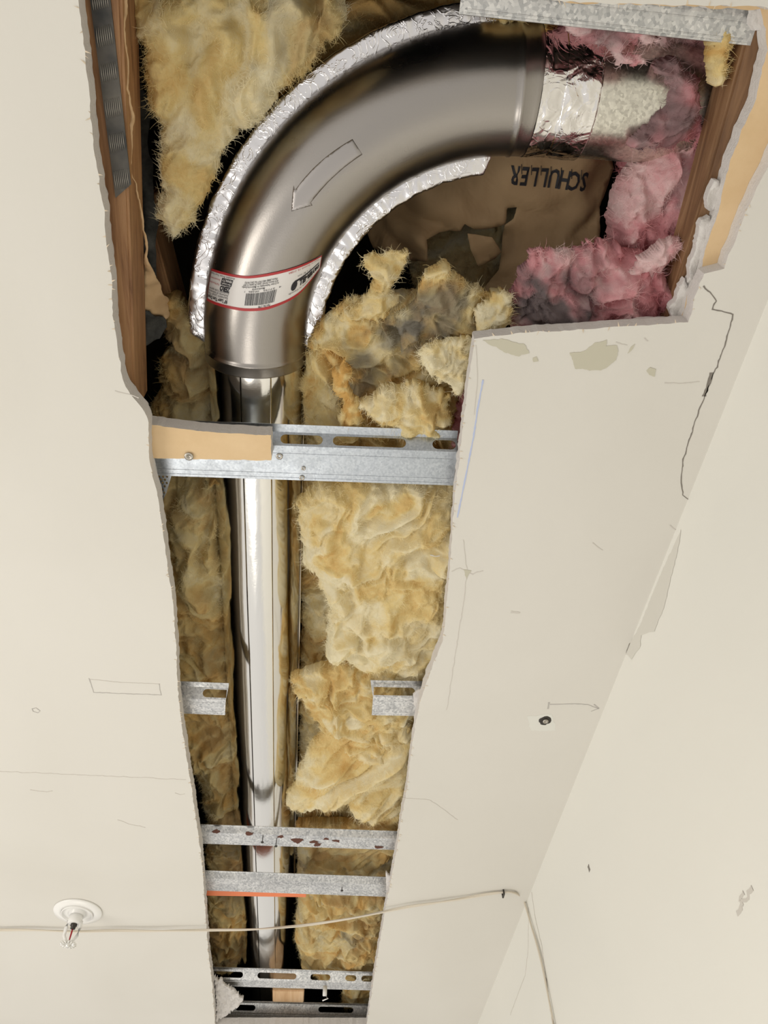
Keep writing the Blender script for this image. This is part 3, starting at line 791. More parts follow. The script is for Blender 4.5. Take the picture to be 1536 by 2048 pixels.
# ------------------------------------------------------------------ timber
def beam(name, label, p0, p1, w, h, m, dz, side, z_off=0.0, cat='wood beam'):
    """visible bottom corner runs p0 -> p1 (pixels at height dz); the timber extends to `side` by w and up by h"""
    A = P(*p0, dz)[:2]; B = P(*p1, dz)[:2]; L = np.linalg.norm(B - A); e = (B - A) / L; q = np.array((-e[1], e[0])) * side
    bm = bmesh.new(); bmesh.ops.create_cube(bm, size=1)
    bmesh.ops.subdivide_edges(bm, edges=bm.edges[:], cuts=1)
    for v in bm.verts:
        x = (v.co.x + .5) * L; y = (v.co.y + .5) * w; z = (v.co.z + .5) * h
        c = A + e * x + q * y; v.co = Vector((c[0], c[1], CEIL + dz + z))
    bmesh.ops.recalc_face_normals(bm, faces=bm.faces)
    es = [x for x in bm.edges if x.calc_face_angle(0) > 1]
    bmesh.ops.bevel(bm, geom=es, offset=.0022, segments=2, affect='EDGES')
    me = bpy.data.meshes.new(name); bm.to_mesh(me); bm.free()
    return tag(link(name, me, m), label, cat)
jl = beam('wood_beam', 'brown wooden joist along the upper left edge of the gap', (238, -150), (272, 830), .045, .052, M_WOOD, .0325, 1)
beam('wood_beam', 'short brown timber deep behind the hanging dark felt', (292, 400), (356, 640), .03, .06, M_WOOD, .15, 1)
beam('wood_beam', 'weathered grainy wooden stud down the right side beside the pink insulation', (1322, 690), (1504, 30), .040, .04, M_WOODR, .0325, 1)
A = P(545, 1986, .045); B = P(607, 2012, .045)
V, F_ = boxm((A[0], A[1] - .01, A[2]), (B[0], B[1] + .06, A[2] + .04), bev=.0015)
tag(link('wood_block', mesh('wood_block', V, F_, False), M_PINE), 'small pale pine block between the two farthest channels', 'wood block')
# truss plate
TP = thing('truss_plate', 'dark toothed metal plate nailed to the upper left joist', 'metal plate', P(205, 180, .031))
cor = [(170, -80), (212, -80), (262, 369), (231, 396)]
h = resample([P(x, y, .031) for x, y in cor], .006); v, f = region(h, (), .02)
solid('plate', v, f, np.c_[v, np.full(len(v), CEIL + .0308)], np.c_[v, np.full(len(v), CEIL + .0322)], M_PLATE, TP)
for (ya, yb) in [(-10, 18), (52, 92), (127, 163), (197, 235), (267, 303), (340, 378)]:
    Vp = []
    for k in range(8):
        fr = .10 + .105 * k
        def at_(y, fr):
            xl = 181 + (231 - 181) * y / 396; xr = 221 + (262 - 221) * y / 369; return P(xl + (xr - xl) * fr, y - 9 * fr, .0305)
        a = at_(ya + 4, fr); b = at_(yb + 4, fr); Vp.append(tube([a, (a + b) / 2 - np.array((0, 0, .0006)), b], [.0002, .00045, .0002], 6))
    V, F_ = join(Vp); link('tooth_row', mesh('tooth_row', V, F_), M_RIB, TP)
# perforated metal at the left below the wide channel
c0 = [(316, 955, .05), (344, 950, .05), (330, 1000, .05), (322, 1000, .05)]
PP = thing('perforated_plate', 'small grey perforated metal strap under the left end of the wide channel', 'metal strap', P(325, 960, .036))
hh = resample([P(x, y, .036) for x, y in [(306, 950), (345, 944), (333, 985), (322, 1008), (312, 990)]], .004)
hl = []
for i in range(7):
    for j in range(3):
        c = P(318 + j * 8 - i * .3 + (4 if i % 2 else 0), 953 + i * 6.5, .036)[:2]
        hl.append(np.array([(c[0] + .0012 * math.cos(k * math.pi / 4), c[1] + .0016 * math.sin(k * math.pi / 4)) for k in range(8)]))
hl = [q for q in hl if inpoly(q, hh).all() and edist(q, hh).min() > .0006]
v, f = region(hh, hl, .01)
solid('plate', v, f, np.c_[v, np.full(len(v), CEIL + .036)], np.c_[v, np.full(len(v), CEIL + .0372)], M_STUD, PP)

# ------------------------------------------------------------------ papers
sheet('kraft_strip', 'torn brown kraft paper strip hanging beside the toothed metal plate', 'paper strip',
      [(240, -40, 0.036), (262, -40, 0.046), (254, 20, 0.040), (248, 60, 0.036), (258, 130, 0.043), (262, 190, 0.046), (271, 238, 0.053), (264, 300, 0.048), (263, 338, 0.047), (274, 375, 0.055), (286, 425, 0.065),
       (296, 500, 0.072), (322, 580, 0.110), (338, 600, 0.125), (340, 632, 0.125), (330, 640, 0.120), (300, 626, 0.100), (279, 619, 0.090), (285, 560, 0.090), (290, 510, 0.068),
       (280, 430, 0.060), (262, 345, 0.046), (256, 338, 0.042), (258, 250, 0.043), (250, 180, 0.037), (238, 70, 0.036), (240, 40, 0.036)], M_KRAFT2, .0006, .002, 30, 3, step=.004)
sheet('asphalt_felt', 'black felt sheet hanging behind the torn kraft strip', 'felt sheet',
      [(250, -40, .13), (268, 40, .13), (285, 120, .13), (300, 210, .13), (304, 330, .13), (316, 440, .13), (312, 520, .12), (316, 590, .13), (290, 615, .11), (285, 480, .11), (262, 320, .10), (252, 180, .10)], M_FELT, .0008, .006, 20, 4)
sheet('asphalt_felt', 'black felt flap curling under the end of the kraft strip', 'felt sheet',
      [(281, 620, .085), (300, 624, .095), (332, 641, .12), (334, 655, .12), (318, 678, .11), (284, 694, .09)], M_FELT, .0008, .002, 20, 7, step=.004)
KR = sheet('kraft_paper_sheet', 'large torn brown kraft paper facing with stamped lettering behind the elbow', 'paper sheet',
      [(730, 460, .24), (790, 400, .235), (880, 330, .225), (960, 280, .22), (1215, 270, .22), (1232, 340, .22), (1205, 420, .21), (1200, 485, .21), (1120, 520, .20), (1080, 590, .20), (1010, 640, .20), (960, 600, .21),
       (1000, 545, .205), (1006, 505, .205), (1012, 455, .205), (1030, 440, .205), (1036, 418, .205), (1018, 420, .205), (1012, 452, .207), (985, 460, .207), (950, 462, .21), (930, 448, .21), (922, 466, .21), (880, 470, .21), (853, 478, .21), (856, 525, .21), (830, 530, .22), (790, 520, .23), (745, 500, .24)], M_KRAFT, .0006, .019, 11, 8, step=.005)
sheet('torn_flap', None, None, [(936, 468, .19), (985, 476, .19), (1004, 505, .195), (990, 520, .195), (957, 534, .19), (942, 500, .19)], M_KRAFT, .0006, .003, 16, 9, KR, step=.006)
# stamped lettering, upside down as it hangs
let = 'SCHULLER'; parts = []; ticks = []
from mathutils.bvhtree import BVHTree
_me = KR.data; _bv = BVHTree.FromPolygons([v.co for v in _me.vertices], [p.vertices for p in _me.polygons])
def onpaper(x, y):
    h_ = _bv.ray_cast(Vector((x, y, CEIL)), Vector((0, 0, 1)))
    return (h_[0].z if h_[0] is not None else CEIL + .21) - .0009
for i, ch in enumerate(let):
    px = 1172 - i * 20.0; py = 362 - i * 2.0 - 3
    v, f = text_mesh(ch, .026, .0006, 'CENTER'); c = P(px, py - 13, .21)
    parts.append(([(c[0] - x * .64, c[1] + y, onpaper(c[0] - x * .64, c[1] + y)) for x, y, _ in v], f))
    if i < 7:
        t0 = P(px - 10, py - 20, .21); t1 = P(px - 10, py + 0, .21)
        ticks.append(tube([(q[0], q[1], onpaper(q[0], q[1])) for q in (t0, (t0 + t1) / 2, t1)], .00035, 4))
V, F_ = join(parts + ticks); 
LET = link('stamped_lettering', mesh('stamped_lettering', V, F_, False), M_INK, KR)
LET['label'] = 'black stamped letters SCHULLER, upside down'

# greenish paper facing beside the duct
sheet('paper_facing', 'narrow yellow-green facing strip standing along the left side of the duct', 'paper strip',
      [(434, 950, .115), (446, 950, .12), (451, 1100, .12), (458, 1200, .12), (462, 1330, .115), (484, 1420, .10), (482, 1445, .10), (474, 1448, .11), (480, 1560, .12), (490, 1640, .12), (494, 1800, .12), (482, 1800, .12), (470, 1600, .12), (462, 1440, .115), (450, 1300, .11), (442, 1120, .11)],
      mat('yellow_green_facing', (.42, .38, .20), .6), .001, .004, 14, 12)

# ------------------------------------------------------------------ glass wool
DUST = []   # (px, py, dz, radius, strength)
def wool(name, label, cat, pts, dz, th, m, seed, amp=1.0, sc=1.0, hair=1.0, tone=0.0, dust=(), step=.0016, tilt=(0, 0), hl=1.0, stretch=(1, 1, 0), grey_shade=0.0):
    q = np.array([P(x, y, dz)[:2] for x, y in pts]); h = resample(q, .01)
    lo_ = h.min(0) - .012; hi_ = h.max(0) + .012
    nx = int((hi_[0] - lo_[0]) / step) + 2; ny = int((hi_[1] - lo_[1]) / step) + 2
    gx, gy = np.meshgrid(lo_[0] + np.arange(nx) * step, lo_[1] + np.arange(ny) * step, indexing='ij')
    p = np.c_[gx.ravel(), gy.ravel()]
    e = edist(p, h); sd = np.where(inpoly(p, h), e, -e)
    p3 = np.c_[p, np.full(len(p), seed * 1.37)]
    # direction-stretched coordinates for folds
    ang = stretch[2]; ca, sa = math.cos(ang), math.sin(ang)
    ps = np.c_[(ca * p[:, 0] + sa * p[:, 1]) / stretch[0], (-sa * p[:, 0] + ca * p[:, 1]) / stretch[1], p3[:, 2]]
    sd = sd + .005 * fbm(p3 * np.array((55, 55, 1)), 3) + .0025 * fbm(p3 * np.array((210, 210, 1)), 2)
    w1 = np.c_[fbm(ps * np.array((13, 13, 1)) / sc + 5, 3), fbm(ps * np.array((13, 13, 1)) / sc + 40, 3)]
    w = np.c_[w1, np.zeros(len(p))]
    sab = lambda q_, e_: np.sqrt(q_ * q_ + e_ * e_)
    b1 = sab(noise3(ps * np.array((15, 15, 1)) / sc + w * .9), .06)
    b2 = sab(noise3(ps * np.array((34, 34, 1)) / sc + w * 1.6 + 11), .08)
    b3 = sab(noise3(ps * np.array((80, 80, 1)) / sc + w * 2.6 + 23), .1)
    b4 = fbm(ps * np.array((190, 190, 1)) + w * 3 + 31, 3)
    big = fbm(ps * np.array((6, 6, 1)) / sc + 77, 2)
    hgt = amp * (.026 * sc * b1 + .013 * sc * b2 + .0042 * b3 + .0013 * b4 + .012 * big)
    r = min(.03, th)
    fall = np.sqrt(np.clip(1 - (1 - np.clip(sd / r, 0, 1)) ** 2, 0, 1))
    cen = q.mean(0)
    zt = CEIL + dz + tilt[0] * (p[:, 0] - cen[0]) + tilt[1] * (p[:, 1] - cen[1])
    zl = zt - fall * (th * .5 + hgt * 1.3) ; zh = zt + fall * th * .5 + .0006
    # sideways curl makes the puffs overhang
    cur = np.c_[fbm(ps * np.array((30, 30, 1)) + 50, 2), fbm(ps * np.array((30, 30, 1)) + 90, 2)] * .007 * fall[:, None] * amp
    keep = sd > 0
    idx = -np.ones(len(p), int); ids = np.where(keep)[0]; idx[ids] = np.arange(len(ids)); n = len(ids)
    V = np.r_[np.c_[p[ids] + cur[ids], zl[ids]], np.c_[p[ids], zh[ids]]]
    G = idx.reshape(nx, ny); a = G[:-1, :-1].ravel(); b = G[1:, :-1].ravel(); c = G[1:, 1:].ravel(); d = G[:-1, 1:].ravel()
    k = (a >= 0) & (b >= 0) & (c >= 0) & (d >= 0); Q = np.c_[a, b, c, d][k]
    low = Q[:, ::-1]; hig = Q + n
    ed = set()
    A1 = np.r_[Q[:, [0, 1]], Q[:, [1, 2]], Q[:, [2, 3]], Q[:, [3, 0]]]
    key = A1[:, 0] * (n + 1) + A1[:, 1]; rk = A1[:, 1] * (n + 1) + A1[:, 0]; bd = A1[~np.isin(key, rk)]
    SKR = np.c_[bd[:, 0], bd[:, 1], bd[:, 1] + n, bd[:, 0] + n]
    quads = np.r_[low, hig, SKR]
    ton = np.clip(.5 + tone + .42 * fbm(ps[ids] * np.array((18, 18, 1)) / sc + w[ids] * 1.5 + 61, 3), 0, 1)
    du = grey_shade * np.clip(.6 + .9 * fbm(np.c_[V[:n, :2] * 26, np.full(n, seed + .5)], 3), 0, 1)  # greys the deep and left batts: their shade is put into the colour
    for (dx, dy, dr, dst) in dust:
        c_ = P(dx, dy, dz)[:2]; rr = np.linalg.norm(V[:n, :2] - c_, axis=1) / dr
        du = np.maximum(du, dst * np.clip(1.35 - rr + .8 * fbm(np.c_[V[:n, :2] * 45, np.full(n, seed)], 3), 0, 1))
    # fibres
    rg = np.random.RandomState(seed); nh = int(hair * n * .95)
    gr = np.gradient(np.where(keep, zl, zt).reshape(nx, ny), step); nr = np.c_[gr[0].ravel(), gr[1].ravel(), -np.ones(len(p))][ids]
    nr /= np.linalg.norm(nr, axis=1)[:, None]
    pr = .45 + 1.0 * np.clip(1 - sd[ids] / .012, 0, 1); pr /= pr.sum()
    s = rg.choice(n, nh, p=pr); K = 4
    root = V[s]; flow = np.c_[noise3(root * 30 + 7), noise3(root * 30 + 19), .4 * noise3(root * 30 + 29)] + rg.normal(size=(nh, 3)) * .22
    flow /= np.linalg.norm(flow, axis=1)[:, None]
    L_ = hl * rg.gamma(3.0, .0017, nh); L_ = np.minimum(L_, .013 * hl)
    cu = rg.normal(size=(nh, 3)) * .5
    pts_ = [root]; dirv = flow + nr[s] * rg.uniform(-.05, .40, nh)[:, None]
    for kk in range(K):
        dirv = dirv + cu * .7; dirv /= np.linalg.norm(dirv, axis=1)[:, None]; pts_.append(pts_[-1] + dirv * (L_ / K)[:, None])
    HV = []; wd = np.array([.00024, .00022, .00018, .00013, .00005]) * .6
    for kk in range(K + 1):
        t = pts_[min(kk + 1, K)] - pts_[max(kk - 1, 0)]; sdv = np.cross(t, np.array((.05, .3, .95))); sdv /= np.linalg.norm(sdv, axis=1)[:, None] + 1e-9
        HV += [pts_[kk] - sdv * wd[kk], pts_[kk] + sdv * wd[kk]]
    HV = np.stack(HV, 1).reshape(-1, 3); base = 2 * n + np.arange(nh) * (2 * (K + 1))
    HQ = np.concatenate([np.c_[base + 2 * kk, base + 2 * kk + 1, base + 2 * kk + 3, base + 2 * kk + 2] for kk in range(K)])
    VV = np.r_[V, HV]; QQ = np.r_[quads, HQ]
    T = np.r_[ton, ton, np.repeat(np.clip(ton[s] + .12, 0, 1), 2 * (K + 1))]; D = np.r_[du, du, np.repeat(du[s], 2 * (K + 1))]
    me = bpy.data.meshes.new(name)
    me.vertices.add(len(VV)); me.vertices.foreach_set('co', VV.ravel())
    me.loops.add(len(QQ) * 4); me.loops.foreach_set('vertex_index', QQ.ravel().astype(np.int32))
    me.polygons.add(len(QQ)); me.polygons.foreach_set('loop_start', np.arange(0, len(QQ) * 4, 4, dtype=np.int32))
    me.polygons.foreach_set('use_smooth', np.ones(len(QQ), bool))
    at_ = me.attributes.new('tone', 'FLOAT_VECTOR', 'POINT'); at_.data.foreach_set('vector', np.c_[T, D, np.zeros(len(T))].ravel())
    me.update(calc_edges=True); me.validate()
    return tag(link(name, me, m), label, cat)
INS = 'insulation'
wool('insulation_batt', 'large yellow insulation mass hanging at the upper left, beside the black felt', INS,
     [(250, -60), (700, -60), (690, 40), (640, 120), (560, 180), (540, 215), (500, 262), (455, 285), (436, 330), (420, 375), (395, 400), (388, 440), (352, 470), (322, 440), (312, 425), (325, 390), (322, 330), (325, 280), (308, 200), (288, 100), (266, 40)],
     .10, .03, M_YEL, 1, 1.15, 1.15, stretch=(1, 1.7, .35), dust=[(600, 60, .035, .35)])
wool('insulation_batt', 'yellow insulation above the outer curve of the elbow', INS,
     [(560, -70), (1130, -70), (1112, 30), (1085, 52), (1020, 40), (900, 60), (760, 90), (650, 175), (560, 250), (520, 260), (540, 120)], .19, .04, M_YEL, 2, 1.0, 1.3, tone=-.15, stretch=(1.6, 1, .2), grey_shade=0.25)
wool('insulation_batt', 'yellow insulation fringe under the top right channel, by the pink wool', INS,
     [(985, -40), (1120, -40), (1108, 35), (1075, 55), (1010, 45), (960, 20)], .12, .02, M_YEL, 21, .7, .8, tone=-.1, hair=.7)
wool('insulation_tuft', 'yellow insulation tuft at the head of the right wood stud', INS,
     [(1398, 40), (1465, 40), (1468, 90), (1450, 130), (1440, 170), (1420, 172), (1410, 120)], .05, .02, M_YEL, 22, .6, .7, tone=-.1)
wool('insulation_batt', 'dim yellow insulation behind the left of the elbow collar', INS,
     [(318, 600), (352, 585), (400, 620), (432, 660), (440, 860), (300, 840), (302, 790), (330, 770), (318, 720), (345, 690)], .15, .04, M_YEL, 3, 1.0, 1.0, tone=-.2, grey_shade=0.45)
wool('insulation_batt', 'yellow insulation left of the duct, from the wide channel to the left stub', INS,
     [(296, 925), (446, 925), (452, 1100), (462, 1300), (466, 1420), (330, 1420), (320, 1200), (290, 1050)], .145, .05, M_YEL, 4, 1.1, 1.1, tone=-.15, stretch=(1, 1.6, -.5), grey_shade=0.35)
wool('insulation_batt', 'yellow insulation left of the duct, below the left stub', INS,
     [(350, 1395), (470, 1410), (482, 1640), (420, 1660), (405, 1560), (370, 1500)], .14, .04, M_YEL, 5, 1.0, 1.0, tone=-.15, stretch=(1, 1.6, .3), grey_shade=0.3)
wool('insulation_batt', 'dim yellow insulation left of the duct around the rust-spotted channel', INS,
     [(420, 1600), (488, 1620), (498, 1745), (430, 1760), (415, 1700)], .13, .03, M_YEL, 6, .9, .9, tone=-.2, grey_shade=0.45)
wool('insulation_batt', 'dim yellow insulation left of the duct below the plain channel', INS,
     [(418, 1770), (495, 1780), (500, 1880), (470, 1925), (425, 1930), (412, 1850)], .13, .03, M_YEL, 7, .9, .9, tone=-.25, grey_shade=0.6)
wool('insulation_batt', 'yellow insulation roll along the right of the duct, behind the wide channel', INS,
     [(598, 700), (640, 640), (700, 640), (940, 700), (930, 1000), (905, 1330), (860, 1380), (600, 1400), (604, 1200), (598, 1000), (604, 850)], .16, .04, M_YEL, 8, 1.0, 1.1, tone=-.1, grey_shade=0.2)
wool('insulation_batt', 'bright yellow torn insulation batt right of the duct below the wide channel', INS,
     [(592, 1000), (640, 950), (925, 945), (918, 1150), (905, 1290), (868, 1350), (835, 1365), (780, 1345), (720, 1330), (650, 1290), (660, 1200), (605, 1110)], .075, .03, M_YEL, 9, 1.1, 1.0, tone=.12, stretch=(1, 1.5, .5))
wool('insulation_tuft', 'pointed yellow insulation tuft touching the duct level with the channel stubs', INS,
     [(582, 1352), (640, 1328), (720, 1318), (860, 1340), (838, 1420), (815, 1500), (720, 1500), (640, 1450), (605, 1400)], .085, .03, M_YEL, 10, .9, .9, tone=.05)
wool('insulation_tuft', 'swept yellow insulation tuft poking over the duct above the rust-spotted channel', INS,
     [(572, 1592), (590, 1560), (612, 1500), (660, 1440), (780, 1420), (840, 1440), (830, 1520), (812, 1640), (800, 1662), (740, 1640), (690, 1585), (640, 1590), (600, 1612)], .075, .03, M_YEL, 11, .8, 1.1, tone=.10, stretch=(.8, 2.2, .75), hl=1.3)
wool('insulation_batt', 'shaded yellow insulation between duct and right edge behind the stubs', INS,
     [(600, 1380), (860, 1380), (830, 1560), (800, 1700), (596, 1690)], .15, .04, M_YEL, 12, .9, 1.0, tone=-.1, grey_shade=0.25)
wool('insulation_batt', 'grey-yellow insulation between the rust-spotted and plain channels', INS,
     [(592, 1640), (812, 1640), (800, 1760), (785, 1790), (600, 1790)], .10, .03, M_YEL, 13, .9, .9, tone=-.1, dust=[(700, 1735, .04, .6)], stretch=(1, 2, .8), grey_shade=0.4)
wool('insulation_batt', 'grey-yellow insulation drooping below the plain channel on the right', INS,
     [(596, 1770), (790, 1770), (770, 1850), (760, 1930), (735, 1948), (700, 1942), (670, 1952), (640, 1945), (605, 1925), (592, 1860)], .085, .03, M_YEL, 14, .95, 1.0, tone=-.1, dust=[(705, 1845, .025, .7)], grey_shade=0.3)
wool('insulation_tuft', 'small yellow insulation wad right of the pine block at the far end', INS,
     [(682, 1966), (745, 1966), (742, 2015), (690, 2012)], .08, .02, M_YEL, 15, .7, .7)
# heaped torn tufts below the elbow
D1 = [(850, 635, .035, .7), (805, 650, .030, .8), (730, 720, .020, .8), (705, 760, .018, .7)]
wool('insulation_tuft', 'amber torn insulation heap below the inner curve of the elbow', INS,
     [(636, 640), (690, 600), (735, 590), (790, 575), (850, 580), (930, 620), (948, 690), (930, 800), (905, 860), (700, 862), (610, 850), (600, 760), (612, 700)], .115, .03, M_YEL, 16, 1.2, .95, tone=-.05, dust=D1)
wool('insulation_tuft', 'fluffy yellow tuft standing highest below the elbow inner curve', INS,
     [(728, 510), (770, 498), (815, 496), (808, 530), (792, 560), (800, 600), (770, 640), (700, 640), (668, 630), (730, 590), (745, 560), (732, 540)], .10, .022, M_YEL, 17, .9, .7, tone=.05)
wool('insulation_tuft', 'grey dusty tuft between the kraft paper and the ceiling ledge', INS,
     [(850, 540), (885, 520), (915, 545), (940, 575), (955, 570), (965, 600), (1000, 575), (1024, 590), (1010, 640), (960, 660), (930, 680), (860, 680), (800, 700), (785, 650), (800, 620), (830, 600)], .085, .025, M_YEL, 18, 1.1, .7, tone=-.1,
     dust=[(880, 620, .036, .8), (820, 650, .028, 1.0), (940, 630, .018, .6)])
wool('insulation_tuft', 'pale yellow knob of insulation at the left of the pink heap', INS,
     [(945, 620), (985, 590), (1012, 578), (1026, 592), (1024, 640), (1000, 655), (950, 664)], .06, .02, M_YEL, 19, .7, .55, tone=.2)
wool('insulation_tuft', 'bright yellow wad pressed against the sawn drywall edge', INS,
     [(835, 705), (870, 680), (920, 680), (948, 668), (946, 720), (938, 765), (915, 782), (890, 765), (860, 745)], .05, .022, M_YEL, 20, .8, .6, tone=.22)
wool('insulation_tuft', 'cream and orange wad resting on the slotted web of the wide channel', INS,
     [(725, 800), (760, 770), (830, 760), (890, 780), (908, 830), (890, 868), (850, 872), (800, 862), (750, 850), (735, 830)], .062, .022, M_YEL, 23, .9, .6, tone=.08)
wool('insulation_tuft', 'twisted orange-yellow strand of insulation hanging over the channel top edge', INS,
     [(662, 740), (690, 715), (705, 740), (700, 775), (722, 800), (725, 840), (712, 866), (672, 860), (680, 820), (690, 800), (668, 780)], .062, .018, M_YEL, 24, .8, .5, tone=-.12, hair=.7)
wool('insulation_batt', 'dim yellow insulation showing through the tear in the kraft paper', INS,
     [(800, 420), (1080, 400), (1080, 620), (860, 620), (820, 560)], .28, .02, M_YEL, 40, .6, 1.2, tone=-.1, hair=.4, dust=[(930, 500, .3, .45)])
# pink wool
wool('insulation_batt', 'big pink insulation batt down the right side of the opening', INS,
     [(1100, -30), (1500, 20), (1470, 150), (1440, 250), (1400, 420), (1360, 560), (1330, 600), (1290, 580), (1270, 500), (1215, 490), (1212, 420), (1240, 340), (1280, 300), (1330, 250), (1400, 180), (1380, 110), (1300, 90), (1200, 90), (1120, 60)],
     .125, .05, M_PINK, 30, 1.25, .85, stretch=(1, 1.7, -.5), hair=1.3, dust=[(1390, 150, .03, .5)])
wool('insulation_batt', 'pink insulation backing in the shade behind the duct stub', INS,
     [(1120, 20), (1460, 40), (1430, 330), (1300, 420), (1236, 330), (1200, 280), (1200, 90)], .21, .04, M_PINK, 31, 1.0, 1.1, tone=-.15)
wool('insulation_tuft', 'pink torn tuft with grey dust dangling over the duct stub', INS,
     [(1128, 28), (1200, 35), (1290, 45), (1310, 75), (1270, 80), (1250, 100), (1262, 112), (1292, 118), (1290, 140), (1262, 142), (1240, 120), (1215, 95), (1190, 80), (1160, 88), (1140, 70)], .055, .018, M_PINK, 32, .8, .6, tone=.2, dust=[(1200, 62, .02, .6)])
wool('insulation_tuft', 'dusty pink insulation wrapped around the buried end of the duct stub', INS,
     [(1300, 130), (1350, 110), (1395, 150), (1400, 260), (1340, 300), (1290, 300), (1245, 290), (1262, 250), (1310, 215), (1330, 170)], .085, .035, M_PINK, 33, .9, .7, tone=-.05, dust=[(1290, 240, .035, .8), (1330, 150, .03, .7)])
wool('insulation_tuft', 'pink insulation heap with dark grey dust behind the ceiling ledge', INS,
     [(1030, 540), (1060, 505), (1130, 488), (1200, 478), (1290, 500), (1340, 560), (1330, 650), (1020, 664), (1015, 620)], .075, .03, M_PINK, 34, 1.15, .65, tone=-.05, dust=[(1075, 590, .028, 1.2), (1110, 620, .022, 1.0), (1150, 550, .022, .6)])
wool('insulation_tuft', 'pale pink roll of insulation lying against the right wood stud', INS,
     [(1238, 545), (1270, 515), (1330, 475), (1358, 465), (1362, 500), (1330, 530), (1280, 550), (1250, 556)], .055, .018, M_PINK, 35, .6, .6, tone=.35)
wool('insulation_tuft', 'dull pink wad of insulation behind the sawn edge by the wide channel', INS,
     [(900, 860), (915, 790), (940, 760), (935, 880), (905, 890)], .09, .02, M_PINK, 36, .7, .6, tone=-.1, hair=.5)

# ------------------------------------------------------------------ sprinkler
S = P(156, 1822, 0); S[2] = CEIL
SP = thing('sprinkler_head', 'white fire sprinkler with a red glass bulb on the left ceiling', 'sprinkler', S)
V, F_ = lathe([(.0225, .0), (.0440, -.0001), (.0445, -.0012), (.0430, -.0028), (.0340, -.0042), (.0300, -.0048), (.0292, -.0036), (.0225, .0)], S, 64); link('escutcheon', mesh('escutcheon', V, F_), M_WHITE, SP)
V, F_ = lathe([(0, .0), (.0285, -.0002), (.0288, -.0062), (.0275, -.0066), (.0265, -.004), (.0150, -.003), (.0148, -.0075), (0, -.0075)], S, 64); link('cup', mesh('cup', V, F_), M_WHITE, SP)
V, F_ = lathe([(0, -.007), (.0125, -.007), (.0125, -.018), (.0105, -.0195), (0, -.0195)], S, 32); link('body', mesh('body', V, F_), M_WHITE, SP)
q = lambda x, y, z: S + np.array((x, y, z))
arms = [tube([q(sg * .0115, 0, -.015), q(sg * .0125, 0, -.024), q(sg * .0115, 0, -.036), q(sg * .006, 0, -.043), q(sg * .002, 0, -.046)], [.0034, .0032, .0028, .0024, .0024], 10) for sg in (-1, 1)]
for aa in arms: link('frame_arm', mesh('frame_arm', *aa), M_WHITE, SP)
V, F_ = lathe([(0, -.019), (.006, -.019), (.006, -.022), (.0045, -.0225), (.0045, -.026), (.002, -.027), (0, -.027)], S, 20); link('seat_cap', mesh('seat_cap', V, F_), M_DARK, SP)
V, F_ = tube([q(0, 0, -.026), q(0, 0, -.030), q(0, 0, -.042)], [.0012, .0016, .0012], 10); link('glass_bulb', mesh('glass_bulb', V, F_), M_BULB, SP)
dp = [lathe([(0, -.048), (.0065, -.048), (.0070, -.0490), (0, -.0495)], S, 24), lathe([(0, -.045), (.0035, -.045), (.0035, -.0515), (0, -.0515)], S, 16)]
for k in range(14):
    a = 2 * math.pi * k / 14; c_, s_ = math.cos(a), math.sin(a)
    dp.append(tube([q(.005 * c_, .005 * s_, -.0485), q(.011 * c_, .011 * s_, -.0488), q(.0145 * c_, .0145 * s_, -.0478)], [.0010, .0013, .0012], 6))
V, F_ = join(dp); link('deflector', mesh('deflector', V, F_), M_GLASSY, SP)
SP.scale = (.86, .86, 1.08)

# ------------------------------------------------------------------ cable across the gap, down the wall
cp = [(-420, 1846), (-40, 1858), (0, 1860), (60, 1860), (150, 1863), (230, 1861), (300, 1862), (370, 1861), (430, 1860), (500, 1859), (560, 1855), (620, 1849), (700, 1837), (760, 1825), (820, 1813), (870, 1806), (920, 1798), (970, 1789), (1003, 1785), (1030, 1786)]
dzs = np.interp(range(len(cp)), [0, 9, 14, 18, 19], [-.004, -.008, -.006, -.003, -.003])
pts = [P(x, y, z) for (x, y), z in zip(cp, dzs)] + [onwall(1045, 1797, .006), onwall(1052, 1815, .003), onwall(1062, 1850, .003), onwall(1074, 1890, .003), onwall(1084, 1930, .003), onwall(1096, 1990, .003), onwall(1110, 2065, .003), onwall(1150, 2300, .003)]
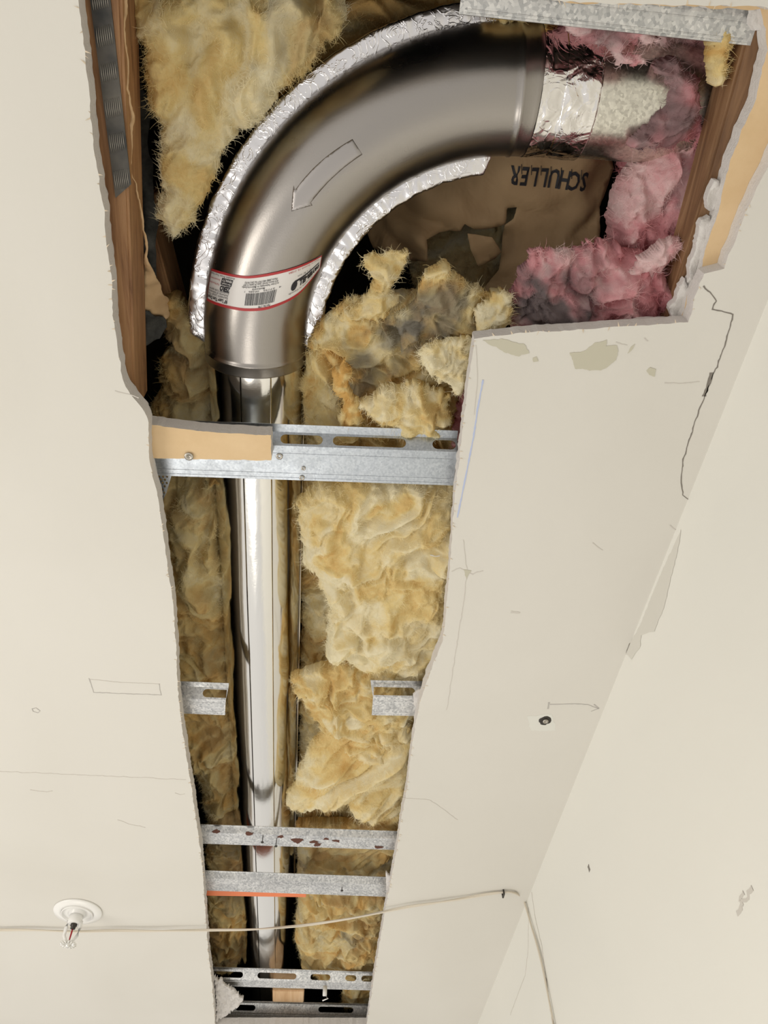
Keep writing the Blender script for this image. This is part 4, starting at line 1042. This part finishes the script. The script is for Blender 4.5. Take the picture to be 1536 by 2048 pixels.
# smooth the path
pp = np.array(pts); tt = np.arange(len(pp)); ti = np.linspace(0, len(pp) - 1, 240)
def cr(i):
    k = min(int(i), len(pp) - 2); fr = i - k; g = lambda j: pp[max(0, min(len(pp) - 1, j))]
    p0, p1, p2, p3 = g(k - 1), g(k), g(k + 1), g(k + 2)
    return .5 * ((2 * p1) + (-p0 + p2) * fr + (2 * p0 - 5 * p1 + 4 * p2 - p3) * fr ** 2 + (-p0 + 3 * p1 - 3 * p2 + p3) * fr ** 3)
path = [cr(i) for i in ti]
CB = thing('cable', 'thin cream cable strung across the ceiling gap and down the wall', 'cable', path[0])
off = np.array((0, .0009, 0))
for sg in (-1, 1):
    V, F_ = tube([p_ + sg * off * math.cos(i * .12) + sg * np.array((0, 0, .0008)) * math.sin(i * .12) for i, p_ in enumerate(path)], .0014, 8); link('cable_strand', mesh('cable_strand', V, F_), M_WIRE, CB)
c = P(1006, 1785, -.002)
V, F_ = join([boxm(c + np.array((-.0012, -.006, -.005)), c + np.array((.0012, -.0048, .003))), boxm(c + np.array((-.0012, .0048, -.005)), c + np.array((.0012, .006, .003))), boxm(c + np.array((-.0012, -.006, -.0062)), c + np.array((.0012, .006, -.005)))])
tag(link('cable_staple', mesh('cable_staple', V, F_, False), M_DARK), 'small dark staple holding the cream cable near the wall', 'staple')
# drywall screw in the ceiling on the right
SR = thing('drywall_screw', 'lone drywall screw set in a rough hole on the right part of the ceiling', 'screw', P(1090, 1441, 0))
c = P(1090, 1441, 0)
V, F_ = lathe([(0, -.0004), (.0050, -.0005), (.0075, -.0008), (.0085, -.0001), (.0085, .0004), (0, .0004)], c, 20); V = np.array(V); V[:, :2] += np.c_[noise3(V * 300), noise3(V * 300 + 9)] * .0018
link('rough_hole', mesh('rough_hole', V, F_), M_DARK, SR)
V, F_ = lathe([(0, -.0012), (.0012, -.0010), (.0016, -.0022), (.0036, -.0024), (.0038, -.0012), (.0020, .004), (0, .004)], c + np.array((.0005, 0, 0)), 20); link('screw_head', mesh('screw_head', V, F_), M_SCREW, SR)
